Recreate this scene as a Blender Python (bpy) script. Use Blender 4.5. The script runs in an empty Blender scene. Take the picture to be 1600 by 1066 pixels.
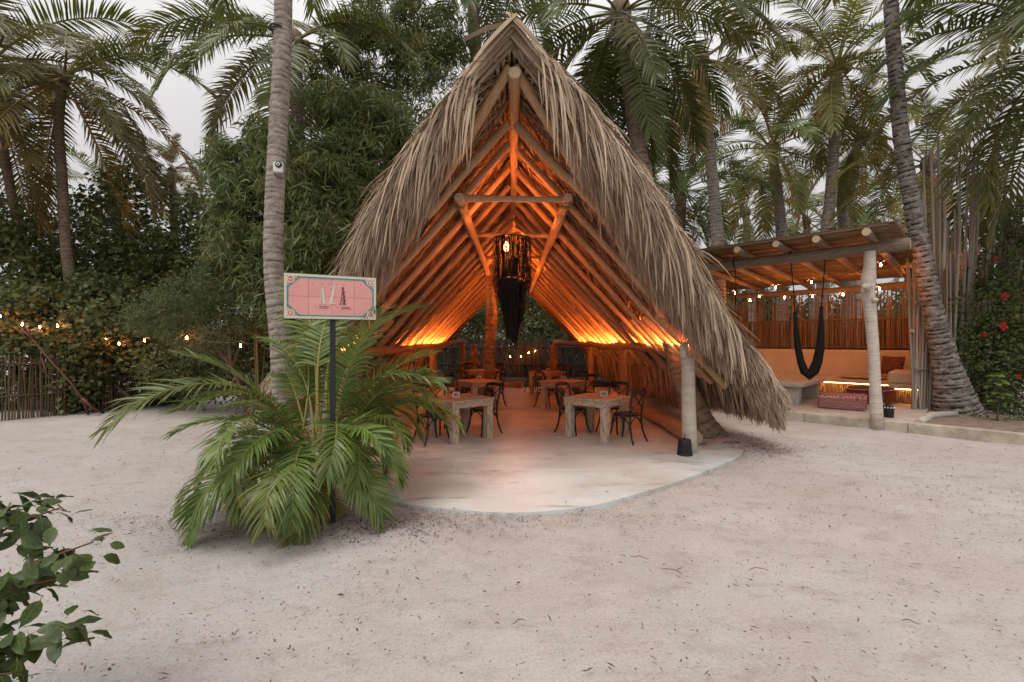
import bpy, math, random
import numpy as np
from mathutils import Vector, Matrix, Quaternion, Euler

R = math.radians
scene = bpy.context.scene
COL = scene.collection
rng = np.random.default_rng(7)
random.seed(7)

# ------------------------------------------------------------------ camera
CAMZ, F = 1.70, 711.0
cam_d = bpy.data.cameras.new('camera')
cam_d.sensor_width = 36.0
cam_d.lens = 16.0
cam_d.clip_start = 0.05
cam_d.clip_end = 2000
cam = bpy.data.objects.new('camera', cam_d)
COL.objects.link(cam)
cam.location = (0, 0, CAMZ)
cam.rotation_euler = (R(90), 0, 0)
scene.camera = cam

# ------------------------------------------------------------------ world: overcast dusk sky
SUN_EL, SUN_AZ = R(64), R(215)
world = bpy.data.worlds.new('World')
scene.world = world
world.use_nodes = True
wn, wl = world.node_tree.nodes, world.node_tree.links
wn.clear()
w_out = wn.new('ShaderNodeOutputWorld')
w_bg = wn.new('ShaderNodeBackground')
w_bg.inputs['Strength'].default_value = 0.1
sky = wn.new('ShaderNodeTexSky')
sky.sky_type = 'NISHITA'
sky.sun_disc = False
sky.sun_elevation = SUN_EL
sky.sun_rotation = SUN_AZ
hsv = wn.new('ShaderNodeHueSaturation')
hsv.inputs['Saturation'].default_value = 0.25
wl.new(sky.outputs[0], hsv.inputs['Color'])
tc = wn.new('ShaderNodeTexCoord')
sep = wn.new('ShaderNodeSeparateXYZ')
wl.new(tc.outputs['Generated'], sep.inputs[0])
mr = wn.new('ShaderNodeMapRange')            # cloud deck brightens evenly towards the zenith
mr.inputs['From Min'].default_value = 0.0
mr.inputs['From Max'].default_value = 1.0
mr.inputs['To Min'].default_value = 4.0
mr.inputs['To Max'].default_value = 12.2
wl.new(sep.outputs['Z'], mr.inputs['Value'])
cl = wn.new('ShaderNodeTexNoise')
cl.inputs['Scale'].default_value = 2.2
cl.inputs['Detail'].default_value = 4
wl.new(tc.outputs['Generated'], cl.inputs['Vector'])
mc = wn.new('ShaderNodeMapRange')
mc.inputs['To Min'].default_value = 0.80
mc.inputs['To Max'].default_value = 1.2
wl.new(cl.outputs['Fac'], mc.inputs['Value'])
mul = wn.new('ShaderNodeMath'); mul.operation = 'MULTIPLY'
wl.new(mr.outputs[0], mul.inputs[0]); wl.new(mc.outputs[0], mul.inputs[1])
vm = wn.new('ShaderNodeVectorMath'); vm.operation = 'SCALE'
vm.inputs[0].default_value = (1.0, 0.972, 0.968)
wl.new(mul.outputs[0], vm.inputs['Scale'])
mx = wn.new('ShaderNodeMix'); mx.data_type = 'RGBA'
mx.inputs['Factor'].default_value = 0.9
wl.new(hsv.outputs[0], mx.inputs[6]); wl.new(vm.outputs[0], mx.inputs[7])
wl.new(mx.outputs[2], w_bg.inputs['Color'])
wl.new(w_bg.outputs[0], w_out.inputs[0])

sun_d = bpy.data.lights.new('sun', 'SUN')
sun_d.energy = 1.5
sun_d.angle = R(32)
sun_d.color = (1.0, 0.95, 0.9)
sun = bpy.data.objects.new('sun', sun_d)
COL.objects.link(sun)
_d = Vector((math.sin(SUN_AZ) * math.cos(SUN_EL), math.cos(SUN_AZ) * math.cos(SUN_EL), math.sin(SUN_EL)))
sun.rotation_euler = _d.to_track_quat('Z', 'Y').to_euler()
sun.location = (0, -5, 20)

vs = scene.view_settings
vs.view_transform = 'Standard'
vs.look = 'None'
vs.exposure = 0.22
vs.gamma = 1.0
vs.use_curve_mapping = False
scene.cycles.max_bounces = 7
scene.cycles.diffuse_bounces = 4
scene.cycles.transmission_bounces = 4
scene.cycles.use_denoising = True
scene.cycles.sample_clamp_indirect = 6.0


# ------------------------------------------------------------------ helpers
def P(px, py, d):
    """world point seen at pixel (px, py) of the 1600 px wide photograph, d metres in front of the camera"""
    return Vector(((px - 800) / F * d, d, CAMZ + (533 - py) / F * d))


def G(px, py, z=0.0):
    d = (CAMZ - z) * F / (py - 533)
    return Vector(((px - 800) / F * d, d, z))


MATS = {}


def mat(name, col, rough=0.7, col2=None, scale=6.0, stretch=(1, 1, 1), bump=0.0, bscale=30.0, tint=0.0,
        spec=0.3, coord='Object', trans=0.0, objcol=False, dark=None, emit=None, metallic=0.0, contrast=(0.35, 0.65), bdist=0.02,
        detail=5):
    m = bpy.data.materials.new(name)
    m.use_nodes = True
    n, l = m.node_tree.nodes, m.node_tree.links
    b = n['Principled BSDF']
    b.inputs['Roughness'].default_value = rough
    b.inputs['Specular IOR Level'].default_value = spec
    b.inputs['Metallic'].default_value = metallic
    co = n.new('ShaderNodeTexCoord')
    mp = n.new('ShaderNodeMapping')
    mp.inputs['Scale'].default_value = stretch
    l.new(co.outputs[coord], mp.inputs['Vector'])
    out = None
    if col2 is not None:
        nz = n.new('ShaderNodeTexNoise')
        nz.inputs['Scale'].default_value = scale
        nz.inputs['Detail'].default_value = detail
        nz.inputs['Roughness'].default_value = 0.62
        l.new(mp.outputs[0], nz.inputs['Vector'])
        rp = n.new('ShaderNodeValToRGB')
        rp.color_ramp.elements[0].position = contrast[0]
        rp.color_ramp.elements[1].position = contrast[1]
        rp.color_ramp.elements[0].color = (*col, 1)
        rp.color_ramp.elements[1].color = (*col2, 1)
        l.new(nz.outputs['Fac'], rp.inputs['Fac'])
        out = rp.outputs['Color']
    else:
        c = n.new('ShaderNodeRGB')
        c.outputs[0].default_value = (*col, 1)
        out = c.outputs[0]
    if dark is not None:                     # a second colour chosen piece by piece (tint attribute)
        at = n.new('ShaderNodeAttribute'); at.attribute_name = 'tint'
        mxx = n.new('ShaderNodeMix'); mxx.data_type = 'RGBA'
        mxx.inputs[7].default_value = (*dark, 1)
        l.new(out, mxx.inputs[6]); l.new(at.outputs['Fac'], mxx.inputs['Factor'])
        out = mxx.outputs[2]
    if objcol:
        oi = n.new('ShaderNodeObjectInfo')
        mm = n.new('ShaderNodeMix'); mm.data_type = 'RGBA'; mm.blend_type = 'MULTIPLY'
        mm.inputs['Factor'].default_value = 1.0
        l.new(out, mm.inputs[6]); l.new(oi.outputs['Color'], mm.inputs[7])
        out = mm.outputs[2]
    l.new(out, b.inputs['Base Color'])
    if bump:
        nb = n.new('ShaderNodeTexNoise')
        nb.inputs['Scale'].default_value = bscale
        nb.inputs['Detail'].default_value = 6
        l.new(mp.outputs[0], nb.inputs['Vector'])
        bp = n.new('ShaderNodeBump')
        bp.inputs['Strength'].default_value = bump
        bp.inputs['Distance'].default_value = bdist
        l.new(nb.outputs['Fac'], bp.inputs['Height'])
        l.new(bp.outputs[0], b.inputs['Normal'])
    if trans:
        tr = n.new('ShaderNodeBsdfTranslucent')
        l.new(out, tr.inputs['Color'])
        ms = n.new('ShaderNodeMixShader')
        ms.inputs[0].default_value = trans
        l.new(b.outputs[0], ms.inputs[1]); l.new(tr.outputs[0], ms.inputs[2])
        l.new(ms.outputs[0], n['Material Output'].inputs['Surface'])
    if emit:
        b.inputs['Emission Color'].default_value = (*emit[0], 1)
        b.inputs['Emission Strength'].default_value = emit[1]
    MATS[name] = m
    return m


def np_mesh(name, V, Fc, attrs=None, smooth=False):
    me = bpy.data.meshes.new(name)
    V = np.asarray(V, dtype=np.float32)
    Fc = np.asarray(Fc, dtype=np.int32)
    k = Fc.shape[1]
    me.vertices.add(len(V)); me.vertices.foreach_set('co', V.ravel())
    me.loops.add(Fc.size); me.loops.foreach_set('vertex_index', Fc.ravel())
    me.polygons.add(len(Fc)); me.polygons.foreach_set('loop_start', np.arange(0, Fc.size, k, dtype=np.int32))
    me.update(calc_edges=True)
    for a, v in (attrs or {}).items():
        at = me.attributes.new(a, 'FLOAT', 'POINT')
        at.data.foreach_set('value', np.asarray(v, dtype=np.float32))
    if smooth:
        me.polygons.foreach_set('use_smooth', np.ones(len(Fc), dtype=bool))
    return me


class MB:
    """collects pieces of one mesh"""
    def __init__(s):
        s.v, s.f, s.m, s.t, s.sm = [], [], [], [], []
        s.tint = 0.0; s.mi = 0; s.smooth = False

    def add(s, vs_, fs):
        o = len(s.v)
        s.v += [tuple(p) for p in vs_]
        s.t += [s.tint] * len(vs_)
        for f in fs:
            s.f.append([i + o for i in f]); s.m.append(s.mi); s.sm.append(s.smooth)
        return s

    def box(s, c, size, M=None, taper=1.0):
        x, y, z = [q / 2 for q in size]
        vs_ = [Vector((sx * x * (taper if sz > 0 else 1), sy * y * (taper if sz > 0 else 1), sz * z)) for sz in (-1, 1) for sy in (-1, 1) for sx in (-1, 1)]
        if M is not None:
            vs_ = [M @ p for p in vs_]
        vs_ = [p + Vector(c) for p in vs_]
        return s.add(vs_, [(0, 2, 3, 1), (4, 5, 7, 6), (0, 1, 5, 4), (2, 6, 7, 3), (0, 4, 6, 2), (1, 3, 7, 5)])

    def bevbox(s, c, size, bev, M=None):
        """box with chamfered edges"""
        bm_v, bm_f = _bev(size, bev)
        vs_ = [Vector(p) for p in bm_v]
        if M is not None:
            vs_ = [M @ p for p in vs_]
        return s.add([p + Vector(c) for p in vs_], bm_f)

    def tube(s, pts, rad, sides=8, cap=True, jit=0.0, capmat=None):
        pts = [Vector(p) for p in pts]
        n = len(pts)
        if not hasattr(rad, '__len__'):
            rad = [rad] * n
        vs_ = []
        prev = None
        for i in range(n):
            t = (pts[min(i + 1, n - 1)] - pts[max(i - 1, 0)]).normalized()
            if prev is None:
                a = Vector((0, 0, 1)) if abs(t.z) < 0.9 else Vector((1, 0, 0))
                u = t.cross(a).normalized()
            else:
                u = (prev - t * prev.dot(t)).normalized()
            prev = u
            w = t.cross(u)
            for k in range(sides):
                an = 2 * math.pi * k / sides
                r = rad[i] * (1 + jit * (random.random() - 0.5))
                vs_.append(pts[i] + u * (math.cos(an) * r) + w * (math.sin(an) * r))
        fs = [(i * sides + k, i * sides + (k + 1) % sides, (i + 1) * sides + (k + 1) % sides, (i + 1) * sides + k) for i in range(n - 1) for k in range(sides)]
        sm = s.smooth
        s.smooth = sides > 4
        s.add(vs_, fs)
        s.smooth = sm
        if cap:
            o = len(s.v) - len(vs_)
            mi = s.mi
            if capmat is not None:
                s.mi = capmat
            s.f += [[o + k for k in reversed(range(sides))], [o + (n - 1) * sides + k for k in range(sides)]]
            s.m += [s.mi] * 2; s.sm += [False] * 2
            s.mi = mi
        return s

    def lathe(s, prof, c=(0, 0, 0), sides=16, M=None):
        vs_ = []
        for r, z in prof:
            for k in range(sides):
                a = 2 * math.pi * k / sides
                p = Vector((r * math.cos(a), r * math.sin(a), z))
                vs_.append((M @ p if M is not None else p) + Vector(c))
        n = len(prof)
        fs = [(i * sides + k, i * sides + (k + 1) % sides, (i + 1) * sides + (k + 1) % sides, (i + 1) * sides + k) for i in range(n - 1) for k in range(sides)]
        fs += [tuple(reversed(range(sides))), tuple((n - 1) * sides + k for k in range(sides))]
        sm = s.smooth; s.smooth = True
        s.add(vs_, fs)
        s.smooth = sm
        return s

    def prism(s, poly, z0, z1, M=None):
        n = len(poly)
        vs_ = [Vector((x, y, z0)) for x, y in poly] + [Vector((x, y, z1)) for x, y in poly]
        if M is not None:
            vs_ = [M @ p for p in vs_]
        return s.add(vs_, [tuple(reversed(range(n))), tuple(range(n, 2 * n))] + [(i, (i + 1) % n, n + (i + 1) % n, n + i) for i in range(n)])

    def mesh(s, name, mats):
        me = bpy.data.meshes.new(name)
        me.from_pydata([tuple(p) for p in s.v], [], s.f)
        for m in (mats if isinstance(mats, (list, tuple)) else [mats]):
            me.materials.append(m)
        me.polygons.foreach_set('material_index', s.m)
        me.polygons.foreach_set('use_smooth', s.sm)
        at = me.attributes.new('tint', 'FLOAT', 'POINT')
        at.data.foreach_set('value', s.t)
        me.update()
        return me

    def build(s, name, mats, parent=None, **kw):
        return link(name, s.mesh(name, mats), parent, **kw)


_bevc = {}


def _bev(size, b):
    key = (tuple(round(q, 5) for q in size), b)
    if key not in _bevc:
        x, y, z = [q / 2 for q in size]
        v, f, idx = [], [], {}
        for sx in (-1, 1):
            for sy in (-1, 1):
                for sz in (-1, 1):
                    for ax in range(3):
                        p = [sx * (x - b), sy * (y - b), sz * (z - b)]
                        p[ax] = (sx * x, sy * y, sz * z)[ax]
                        idx[(sx, sy, sz, ax)] = len(v); v.append(p)
        for ax in range(3):
            for sg in (-1, 1):
                o = [i for i in range(3) if i != ax]
                q = []
                for a, c in ((-1, -1), (1, -1), (1, 1), (-1, 1)):
                    k = [0, 0, 0]; k[ax] = sg; k[o[0]] = a; k[o[1]] = c
                    q.append(idx[(*k, ax)])
                flip = (sg > 0) == (ax == 1)
                f.append(q[::-1] if flip else q)
        for ax in range(3):
            o = [i for i in range(3) if i != ax]
            for a in (-1, 1):
                for c in (-1, 1):
                    q = []
                    for sg in (-1, 1):
                        k = [0, 0, 0]; k[ax] = sg; k[o[0]] = a; k[o[1]] = c
                        q += [(idx[(*k, o[0])], idx[(*k, o[1])])]
                    f.append([q[0][0], q[0][1], q[1][1], q[1][0]])
        for sx in (-1, 1):
            for sy in (-1, 1):
                for sz in (-1, 1):
                    f.append([idx[(sx, sy, sz, 0)], idx[(sx, sy, sz, 1)], idx[(sx, sy, sz, 2)]])
        _bevc[key] = (v, f)
    return _bevc[key]


def link(name, data, parent=None, label=None, cat=None, group=None, kind=None, loc=None, rot=None, scale=None, color=None):
    o = bpy.data.objects.new(name, data)
    COL.objects.link(o)
    if parent is not None:
        o.parent = parent
    if loc is not None: o.location = loc
    if rot is not None: o.rotation_euler = rot
    if scale is not None: o.scale = scale
    if color is not None: o.color = (*color, 1)
    if label: o['label'] = label
    if cat: o['category'] = cat
    if group: o['group'] = group
    if kind: o['kind'] = kind
    return o


def thing(name, label, cat, loc=(0, 0, 0), rz=0.0, group=None):
    return link(name, None, None, label, cat, group, loc=loc, rot=(0, 0, rz))


def nrm(a):
    return a / np.maximum(np.linalg.norm(a, axis=-1, keepdims=True), 1e-9)


def ribbons(P0, D0, length, k, grav, width, wdir, prof=None, wob=0.0, rg=rng):
    """n hanging strips: start points, start directions, lengths; returns V, F, tint, along"""
    n = len(P0)
    P0 = np.asarray(P0, float); d = nrm(np.asarray(D0, float))
    seg = (np.broadcast_to(length, n) / (k - 1))[:, None]
    pts = [P0]
    for j in range(k - 1):
        pts.append(pts[-1] + d * seg)
        g = np.zeros_like(d); g[:, 2] = -1
        d = nrm(d + g * np.broadcast_to(grav, n)[:, None] + rg.normal(0, wob, d.shape))
    pts = np.stack(pts, 1)                                    # n,k,3
    if prof is None:
        prof = np.linspace(1, 0.12, k)
    w = np.broadcast_to(width, n)[:, None] * np.asarray(prof)[None, :] * 0.5
    wd = nrm(np.asarray(wdir, float))[:, None, :]
    tang = nrm(np.gradient(pts, axis=1))
    wd = nrm(wd - tang * np.sum(wd * tang, -1, keepdims=True))
    A = pts - wd * w[..., None]; B = pts + wd * w[..., None]
    V = np.stack([A, B], 2).reshape(-1, 3)                     # n,k,2
    base = (np.arange(n) * k * 2)[:, None]
    j = np.arange(k - 1)[None, :] * 2
    q = base + j
    Fc = np.stack([q, q + 1, q + 3, q + 2], -1).reshape(-1, 4)
    ti = np.repeat(rg.random(n), k * 2)
    al = np.tile(np.repeat(np.linspace(0, 1, k), 2), n)
    return V, Fc, ti, al


def join_np(parts):
    Vs, Fs, Ts, As, o = [], [], [], [], 0
    for V, Fc, t, a in parts:
        Vs.append(V); Fs.append(Fc + o); Ts.append(t); As.append(a); o += len(V)
    return np.concatenate(Vs), np.concatenate(Fs), np.concatenate(Ts), np.concatenate(As)


# ------------------------------------------------------------------ materials
m_wood = mat('rafter_wood', (0.44, 0.27, 0.15), 0.6, (0.60, 0.41, 0.25), 3.0, (1.2, 1.2, 14), bump=0.5, bscale=5, bdist=0.15)
m_woodend = mat('cut_wood_end', (0.55, 0.43, 0.30), 0.8, (0.40, 0.28, 0.18), 4)
m_beam = mat('beam_wood', (0.36, 0.22, 0.13), 0.6, (0.47, 0.31, 0.19), 3.0, (1, 1, 30), bump=0.4, bscale=6, bdist=0.2)
m_post = mat('pale_post_wood', (0.50, 0.43, 0.36), 0.75, (0.62, 0.56, 0.49), 2.2, (1.5, 1.5, 6), bump=0.35, bscale=7, bdist=0.12)
m_thatch = mat('thatch_strand', (0.64, 0.50, 0.37), 0.75, (0.46, 0.34, 0.235), 2.2, (2, 2, .7), dark=(0.11, 0.07, 0.045), spec=0.15)
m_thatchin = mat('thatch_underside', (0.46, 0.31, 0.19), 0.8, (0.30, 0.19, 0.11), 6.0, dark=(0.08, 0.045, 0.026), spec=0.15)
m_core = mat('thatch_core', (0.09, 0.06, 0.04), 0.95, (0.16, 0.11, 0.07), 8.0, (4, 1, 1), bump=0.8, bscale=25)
m_sand = None
m_black = mat('black_paint', (0.012, 0.012, 0.013), 0.45, spec=0.4)
m_blacksteel = mat('black_steel', (0.02, 0.022, 0.025), 0.5, (0.03, 0.03, 0.032), 9)
m_frond = mat('palm_frond', (0.058, 0.095, 0.03), 0.40, (0.14, 0.165, 0.048), 1.1, dark=(0.17, 0.16, 0.048), spec=0.45, trans=0.28, objcol=True)
m_areca = mat('areca_leaf', (0.06, 0.118, 0.028), 0.36, (0.17, 0.25, 0.055), 1.3, dark=(0.26, 0.30, 0.075), spec=0.45, trans=0.28, objcol=True)
m_bamboo = mat('bamboo_leaf', (0.075, 0.125, 0.042), 0.45, (0.18, 0.24, 0.08), 1.4, dark=(0.26, 0.22, 0.08), spec=0.35, trans=0.25)
m_leaf = mat('small_leaf', (0.07, 0.105, 0.038), 0.45, (0.13, 0.17, 0.058), 0.8, dark=(0.19, 0.16, 0.055), spec=0.35, trans=0.25)
m_leafbig = mat('big_glossy_leaf', (0.036, 0.058, 0.014), 0.42, (0.075, 0.10, 0.026), 7, spec=0.35, trans=0.15, objcol=True)
m_feather = mat('feathery_leaf', (0.085, 0.12, 0.045), 0.55, (0.13, 0.165, 0.065), 1.2, dark=(0.17, 0.17, 0.07), trans=0.25)
m_bark = mat('bark', (0.12, 0.085, 0.06), 0.9, (0.22, 0.17, 0.13), 5, (1, 1, 0.3), bump=0.6, bscale=14)
m_coco = mat('coconut', (0.20, 0.15, 0.06), 0.6, (0.13, 0.11, 0.04), 5)
m_conc = mat('cast_concrete', (0.40, 0.36, 0.31), 0.7, (0.50, 0.46, 0.40), 5, bump=0.25, bscale=20)
m_plaster = mat('ochre_plaster', (0.60, 0.47, 0.33), 0.85, (0.68, 0.56, 0.41), 3, bump=0.15, bscale=14)
m_kerb = mat('cream_kerb_paint', (0.30, 0.26, 0.20), 0.85, (0.50, 0.44, 0.345), 3.5, bump=0.4, bscale=18, dark=(0.2, 0.15, 0.1))
m_cane = mat('cane', (0.34, 0.24, 0.15), 0.65, (0.22, 0.145, 0.09), 4, (3, 3, 5), objcol=True)
m_greycane = mat('weathered_cane', (0.42, 0.37, 0.32), 0.8, (0.28, 0.235, 0.195), 4, (3, 3, 5), objcol=True)
m_cream = mat('cream_glaze', (0.66, 0.63, 0.50), 0.35, (0.60, 0.57, 0.45), 10)
m_pink = mat('pink_glaze', (0.76, 0.37, 0.335), 0.35, (0.70, 0.33, 0.30), 5, spec=0.4, objcol=True)
m_teal = mat('teal_glaze', (0.035, 0.26, 0.25), 0.35, (0.05, 0.31, 0.29), 14)
m_red = mat('red_glaze', (0.55, 0.10, 0.07), 0.4)
m_plum = mat('plum_print', (0.13, 0.04, 0.05), 0.5)
m_white = mat('white_plastic', (0.72, 0.72, 0.70), 0.4)
m_card = mat('number_card', (0.62, 0.56, 0.46), 0.7)
m_soil = mat('planter_soil', (0.16, 0.12, 0.09), 0.95, (0.28, 0.23, 0.19), 7, bump=0.8, bscale=40)
m_pave = mat('paving', (0.42, 0.41, 0.39), 0.8, (0.50, 0.48, 0.45), 4, bump=0.2, bscale=30)
m_yarn = mat('black_yarn', (0.012, 0.011, 0.010), 0.95, (0.02, 0.017, 0.015), 30, spec=0.1)
m_red_petal = mat('red_petal', (0.55, 0.02, 0.02), 0.5, trans=0.3)
m_litter = mat('dry_litter', (0.19, 0.13, 0.10), 0.9, dark=(0.05, 0.035, 0.028))
m_bulb = mat('warm_bulb', (1, 0.8, 0.5), 0.3, emit=((1.0, 0.30, 0.06), 900.0))
m_led = mat('warm_led', (1, 0.8, 0.5), 0.3, emit=((1.0, 0.46, 0.14), 14.0))


def mat_table():
    m = mat('limed_table_wood', (0.31, 0.225, 0.16), 0.75, (0.56, 0.45, 0.335), 2.6, (9, 1.5, 9), bump=0.5, bscale=4, contrast=(0.38, 0.55), bdist=0.01)
    return m


m_table = mat_table()
m_leg = mat('limed_leg_wood', (0.30, 0.22, 0.155), 0.8, (0.58, 0.49, 0.375), 9, (4, 4, 0.8), bump=0.6, bscale=8, contrast=(0.40, 0.56), bdist=0.012)


def mat_sand():
    m = bpy.data.materials.new('pale_sand')
    m.use_nodes = True
    n, l = m.node_tree.nodes, m.node_tree.links
    b = n['Principled BSDF']
    b.inputs['Roughness'].default_value = 0.95
    b.inputs['Specular IOR Level'].default_value = 0.1
    co = n.new('ShaderNodeTexCoord')

    def noise(s, d=6, st=(1, 1, 1), ro=0.6):
        mp = n.new('ShaderNodeMapping'); mp.inputs['Scale'].default_value = st
        l.new(co.outputs['Object'], mp.inputs['Vector'])
        z = n.new('ShaderNodeTexNoise')
        z.inputs['Scale'].default_value = s; z.inputs['Detail'].default_value = d; z.inputs['Roughness'].default_value = ro
        l.new(mp.outputs[0], z.inputs['Vector'])
        return z.outputs['Fac']

    def ramp(f, p0, c0, p1, c1):
        r = n.new('ShaderNodeValToRGB')
        r.color_ramp.elements[0].position = p0; r.color_ramp.elements[0].color = (*c0, 1)
        r.color_ramp.elements[1].position = p1; r.color_ramp.elements[1].color = (*c1, 1)
        l.new(f, r.inputs['Fac'])
        return r.outputs[0]

    def mul_(a, bb):
        x = n.new('ShaderNodeMix'); x.data_type = 'RGBA'; x.blend_type = 'MULTIPLY'; x.inputs['Factor'].default_value = 1
        l.new(a, x.inputs[6]); l.new(bb, x.inputs[7])
        return x.outputs[2]
    base = ramp(noise(0.7, 7), 0.3, (0.445, 0.40, 0.368), 0.72, (0.53, 0.497, 0.472))
    grain = ramp(noise(55, 5, ro=0.85), 0.30, (0.66, 0.62, 0.59), 0.52, (1, 1, 1))
    streak = ramp(noise(3.2, 7, (0.8, 1.3, 1), .68), 0.30, (0.82, 0.79, 0.77), 0.50, (1, 1, 1))
    speck = ramp(noise(26, 3, ro=0.75), 0.26, (0.42, 0.36, 0.32), 0.33, (1, 1, 1))
    c = mul_(mul_(mul_(base, grain), streak), speck)
    l.new(c, b.inputs['Base Color'])
    bp = n.new('ShaderNodeBump'); bp.inputs['Strength'].default_value = 0.55; bp.inputs['Distance'].default_value = 0.02
    ad = n.new('ShaderNodeMath'); ad.operation = 'ADD'
    l.new(noise(60, 5, ro=0.75), ad.inputs[0]); l.new(noise(9, 5, (0.6, 1.5, 1)), ad.inputs[1])
    l.new(ad.outputs[0], bp.inputs['Height'])
    l.new(bp.outputs[0], b.inputs['Normal'])
    return m


def mat_slab():
    m = bpy.data.materials.new('polished_concrete')
    m.use_nodes = True
    n, l = m.node_tree.nodes, m.node_tree.links
    b = n['Principled BSDF']
    b.inputs['Specular IOR Level'].default_value = 0.45
    co = n.new('ShaderNodeTexCoord')

    def noise(s, d=6, st=(1, 1, 1), ro=0.6, off=0):
        mp = n.new('ShaderNodeMapping'); mp.inputs['Scale'].default_value = st; mp.inputs['Location'].default_value = (off, off, 0)
        l.new(co.outputs['Object'], mp.inputs['Vector'])
        z = n.new('ShaderNodeTexNoise')
        z.inputs['Scale'].default_value = s; z.inputs['Detail'].default_value = d; z.inputs['Roughness'].default_value = ro
        z.inputs['Distortion'].default_value = 0.4
        l.new(mp.outputs[0], z.inputs['Vector'])
        return z.outputs['Fac']
    r1 = n.new('ShaderNodeValToRGB')
    r1.color_ramp.elements[0].position = 0.3; r1.color_ramp.elements[0].color = (0.48, 0.48, 0.44, 1)
    r1.color_ramp.elements[1].position = 0.66; r1.color_ramp.elements[1].color = (0.70, 0.75, 0.725, 1)
    l.new(noise(0.9, 8, (1, 1.6, 1)), r1.inputs['Fac'])
    r2 = n.new('ShaderNodeValToRGB')
    r2.color_ramp.elements[0].position = 0.30; r2.color_ramp.elements[0].color = (0.42, 0.36, 0.30, 1)
    r2.color_ramp.elements[1].position = 0.45; r2.color_ramp.elements[1].color = (1, 1, 1, 1)
    l.new(noise(1.7, 9, (0.7, 2.4, 1), 0.7, 4.0), r2.inputs['Fac'])
    x = n.new('ShaderNodeMix'); x.data_type = 'RGBA'; x.blend_type = 'MULTIPLY'; x.inputs['Factor'].default_value = 0.85
    l.new(r1.outputs[0], x.inputs[6]); l.new(r2.outputs[0], x.inputs[7])
    l.new(x.outputs[2], b.inputs['Base Color'])
    rr = n.new('ShaderNodeMapRange'); rr.inputs['To Min'].default_value = 0.28; rr.inputs['To Max'].default_value = 0.62
    l.new(noise(2.5, 5), rr.inputs['Value']); l.new(rr.outputs[0], b.inputs['Roughness'])
    bp = n.new('ShaderNodeBump'); bp.inputs['Strength'].default_value = 0.12; bp.inputs['Distance'].default_value = 0.01
    l.new(noise(12, 6), bp.inputs['Height']); l.new(bp.outputs[0], b.inputs['Normal'])
    return m


def mat_trunk(name, pale, brown, dark, band=0.5):
    """palm bark: leaf-scar rings follow the 'along' attribute (metres up the trunk)"""
    m = bpy.data.materials.new(name)
    m.use_nodes = True
    n, l = m.node_tree.nodes, m.node_tree.links
    b = n['Principled BSDF']
    b.inputs['Roughness'].default_value = 0.9
    b.inputs['Specular IOR Level'].default_value = 0.15
    co = n.new('ShaderNodeTexCoord')
    z = n.new('ShaderNodeTexNoise'); z.inputs['Scale'].default_value = 5; z.inputs['Detail'].default_value = 7; z.inputs['Roughness'].default_value = 0.7
    mp = n.new('ShaderNodeMapping'); mp.inputs['Scale'].default_value = (1.5, 1.5, 2.2)
    l.new(co.outputs['Object'], mp.inputs['Vector'])
    l.new(mp.outputs[0], z.inputs['Vector'])
    r = n.new('ShaderNodeValToRGB')
    r.color_ramp.elements[0].position = 0.36; r.color_ramp.elements[0].color = (*brown, 1)
    r.color_ramp.elements[1].position = 0.60; r.color_ramp.elements[1].color = (*pale, 1)
    l.new(z.outputs['Fac'], r.inputs['Fac'])
    at = n.new('ShaderNodeAttribute'); at.attribute_name = 'tint'
    z2 = n.new('ShaderNodeTexNoise'); z2.inputs['Scale'].default_value = 9; z2.inputs['Detail'].default_value = 4
    l.new(co.outputs['Object'], z2.inputs['Vector'])
    mm = n.new('ShaderNodeMath'); mm.operation = 'MULTIPLY'
    r3 = n.new('ShaderNodeMapRange'); r3.inputs['From Min'].default_value = 0.42; r3.inputs['From Max'].default_value = 0.56
    l.new(z2.outputs['Fac'], r3.inputs['Value'])
    l.new(at.outputs['Fac'], mm.inputs[0]); l.new(r3.outputs[0], mm.inputs[1])
    m2 = n.new('ShaderNodeMath'); m2.operation = 'MULTIPLY'; m2.inputs[1].default_value = band
    l.new(mm.outputs[0], m2.inputs[0])
    x = n.new('ShaderNodeMix'); x.data_type = 'RGBA'
    x.inputs[7].default_value = (*dark, 1)
    l.new(r.outputs[0], x.inputs[6]); l.new(m2.outputs[0], x.inputs['Factor'])
    l.new(x.outputs[2], b.inputs['Base Color'])
    bp = n.new('ShaderNodeBump'); bp.inputs['Strength'].default_value = 0.7; bp.inputs['Distance'].default_value = 0.03
    z4 = n.new('ShaderNodeTexNoise'); z4.inputs['Scale'].default_value = 22; z4.inputs['Detail'].default_value = 6
    l.new(mp.outputs[0], z4.inputs['Vector'])
    l.new(z4.outputs['Fac'], bp.inputs['Height']); l.new(bp.outputs[0], b.inputs['Normal'])
    return m


m_sand = mat_sand()
m_slab = mat_slab()
m_trunk = mat_trunk('palm_bark_grey', (0.42, 0.37, 0.325), (0.25, 0.205, 0.17), (0.085, 0.06, 0.045), 0.9)
m_trunkd = mat_trunk('palm_bark_dark', (0.34, 0.315, 0.29), (0.11, 0.083, 0.066), (0.03, 0.022, 0.018), 1.4)
m_trunkb = mat_trunk('palm_bark_brown', (0.30, 0.23, 0.17), (0.19, 0.135, 0.095), (0.07, 0.045, 0.03), 0.8)


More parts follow.
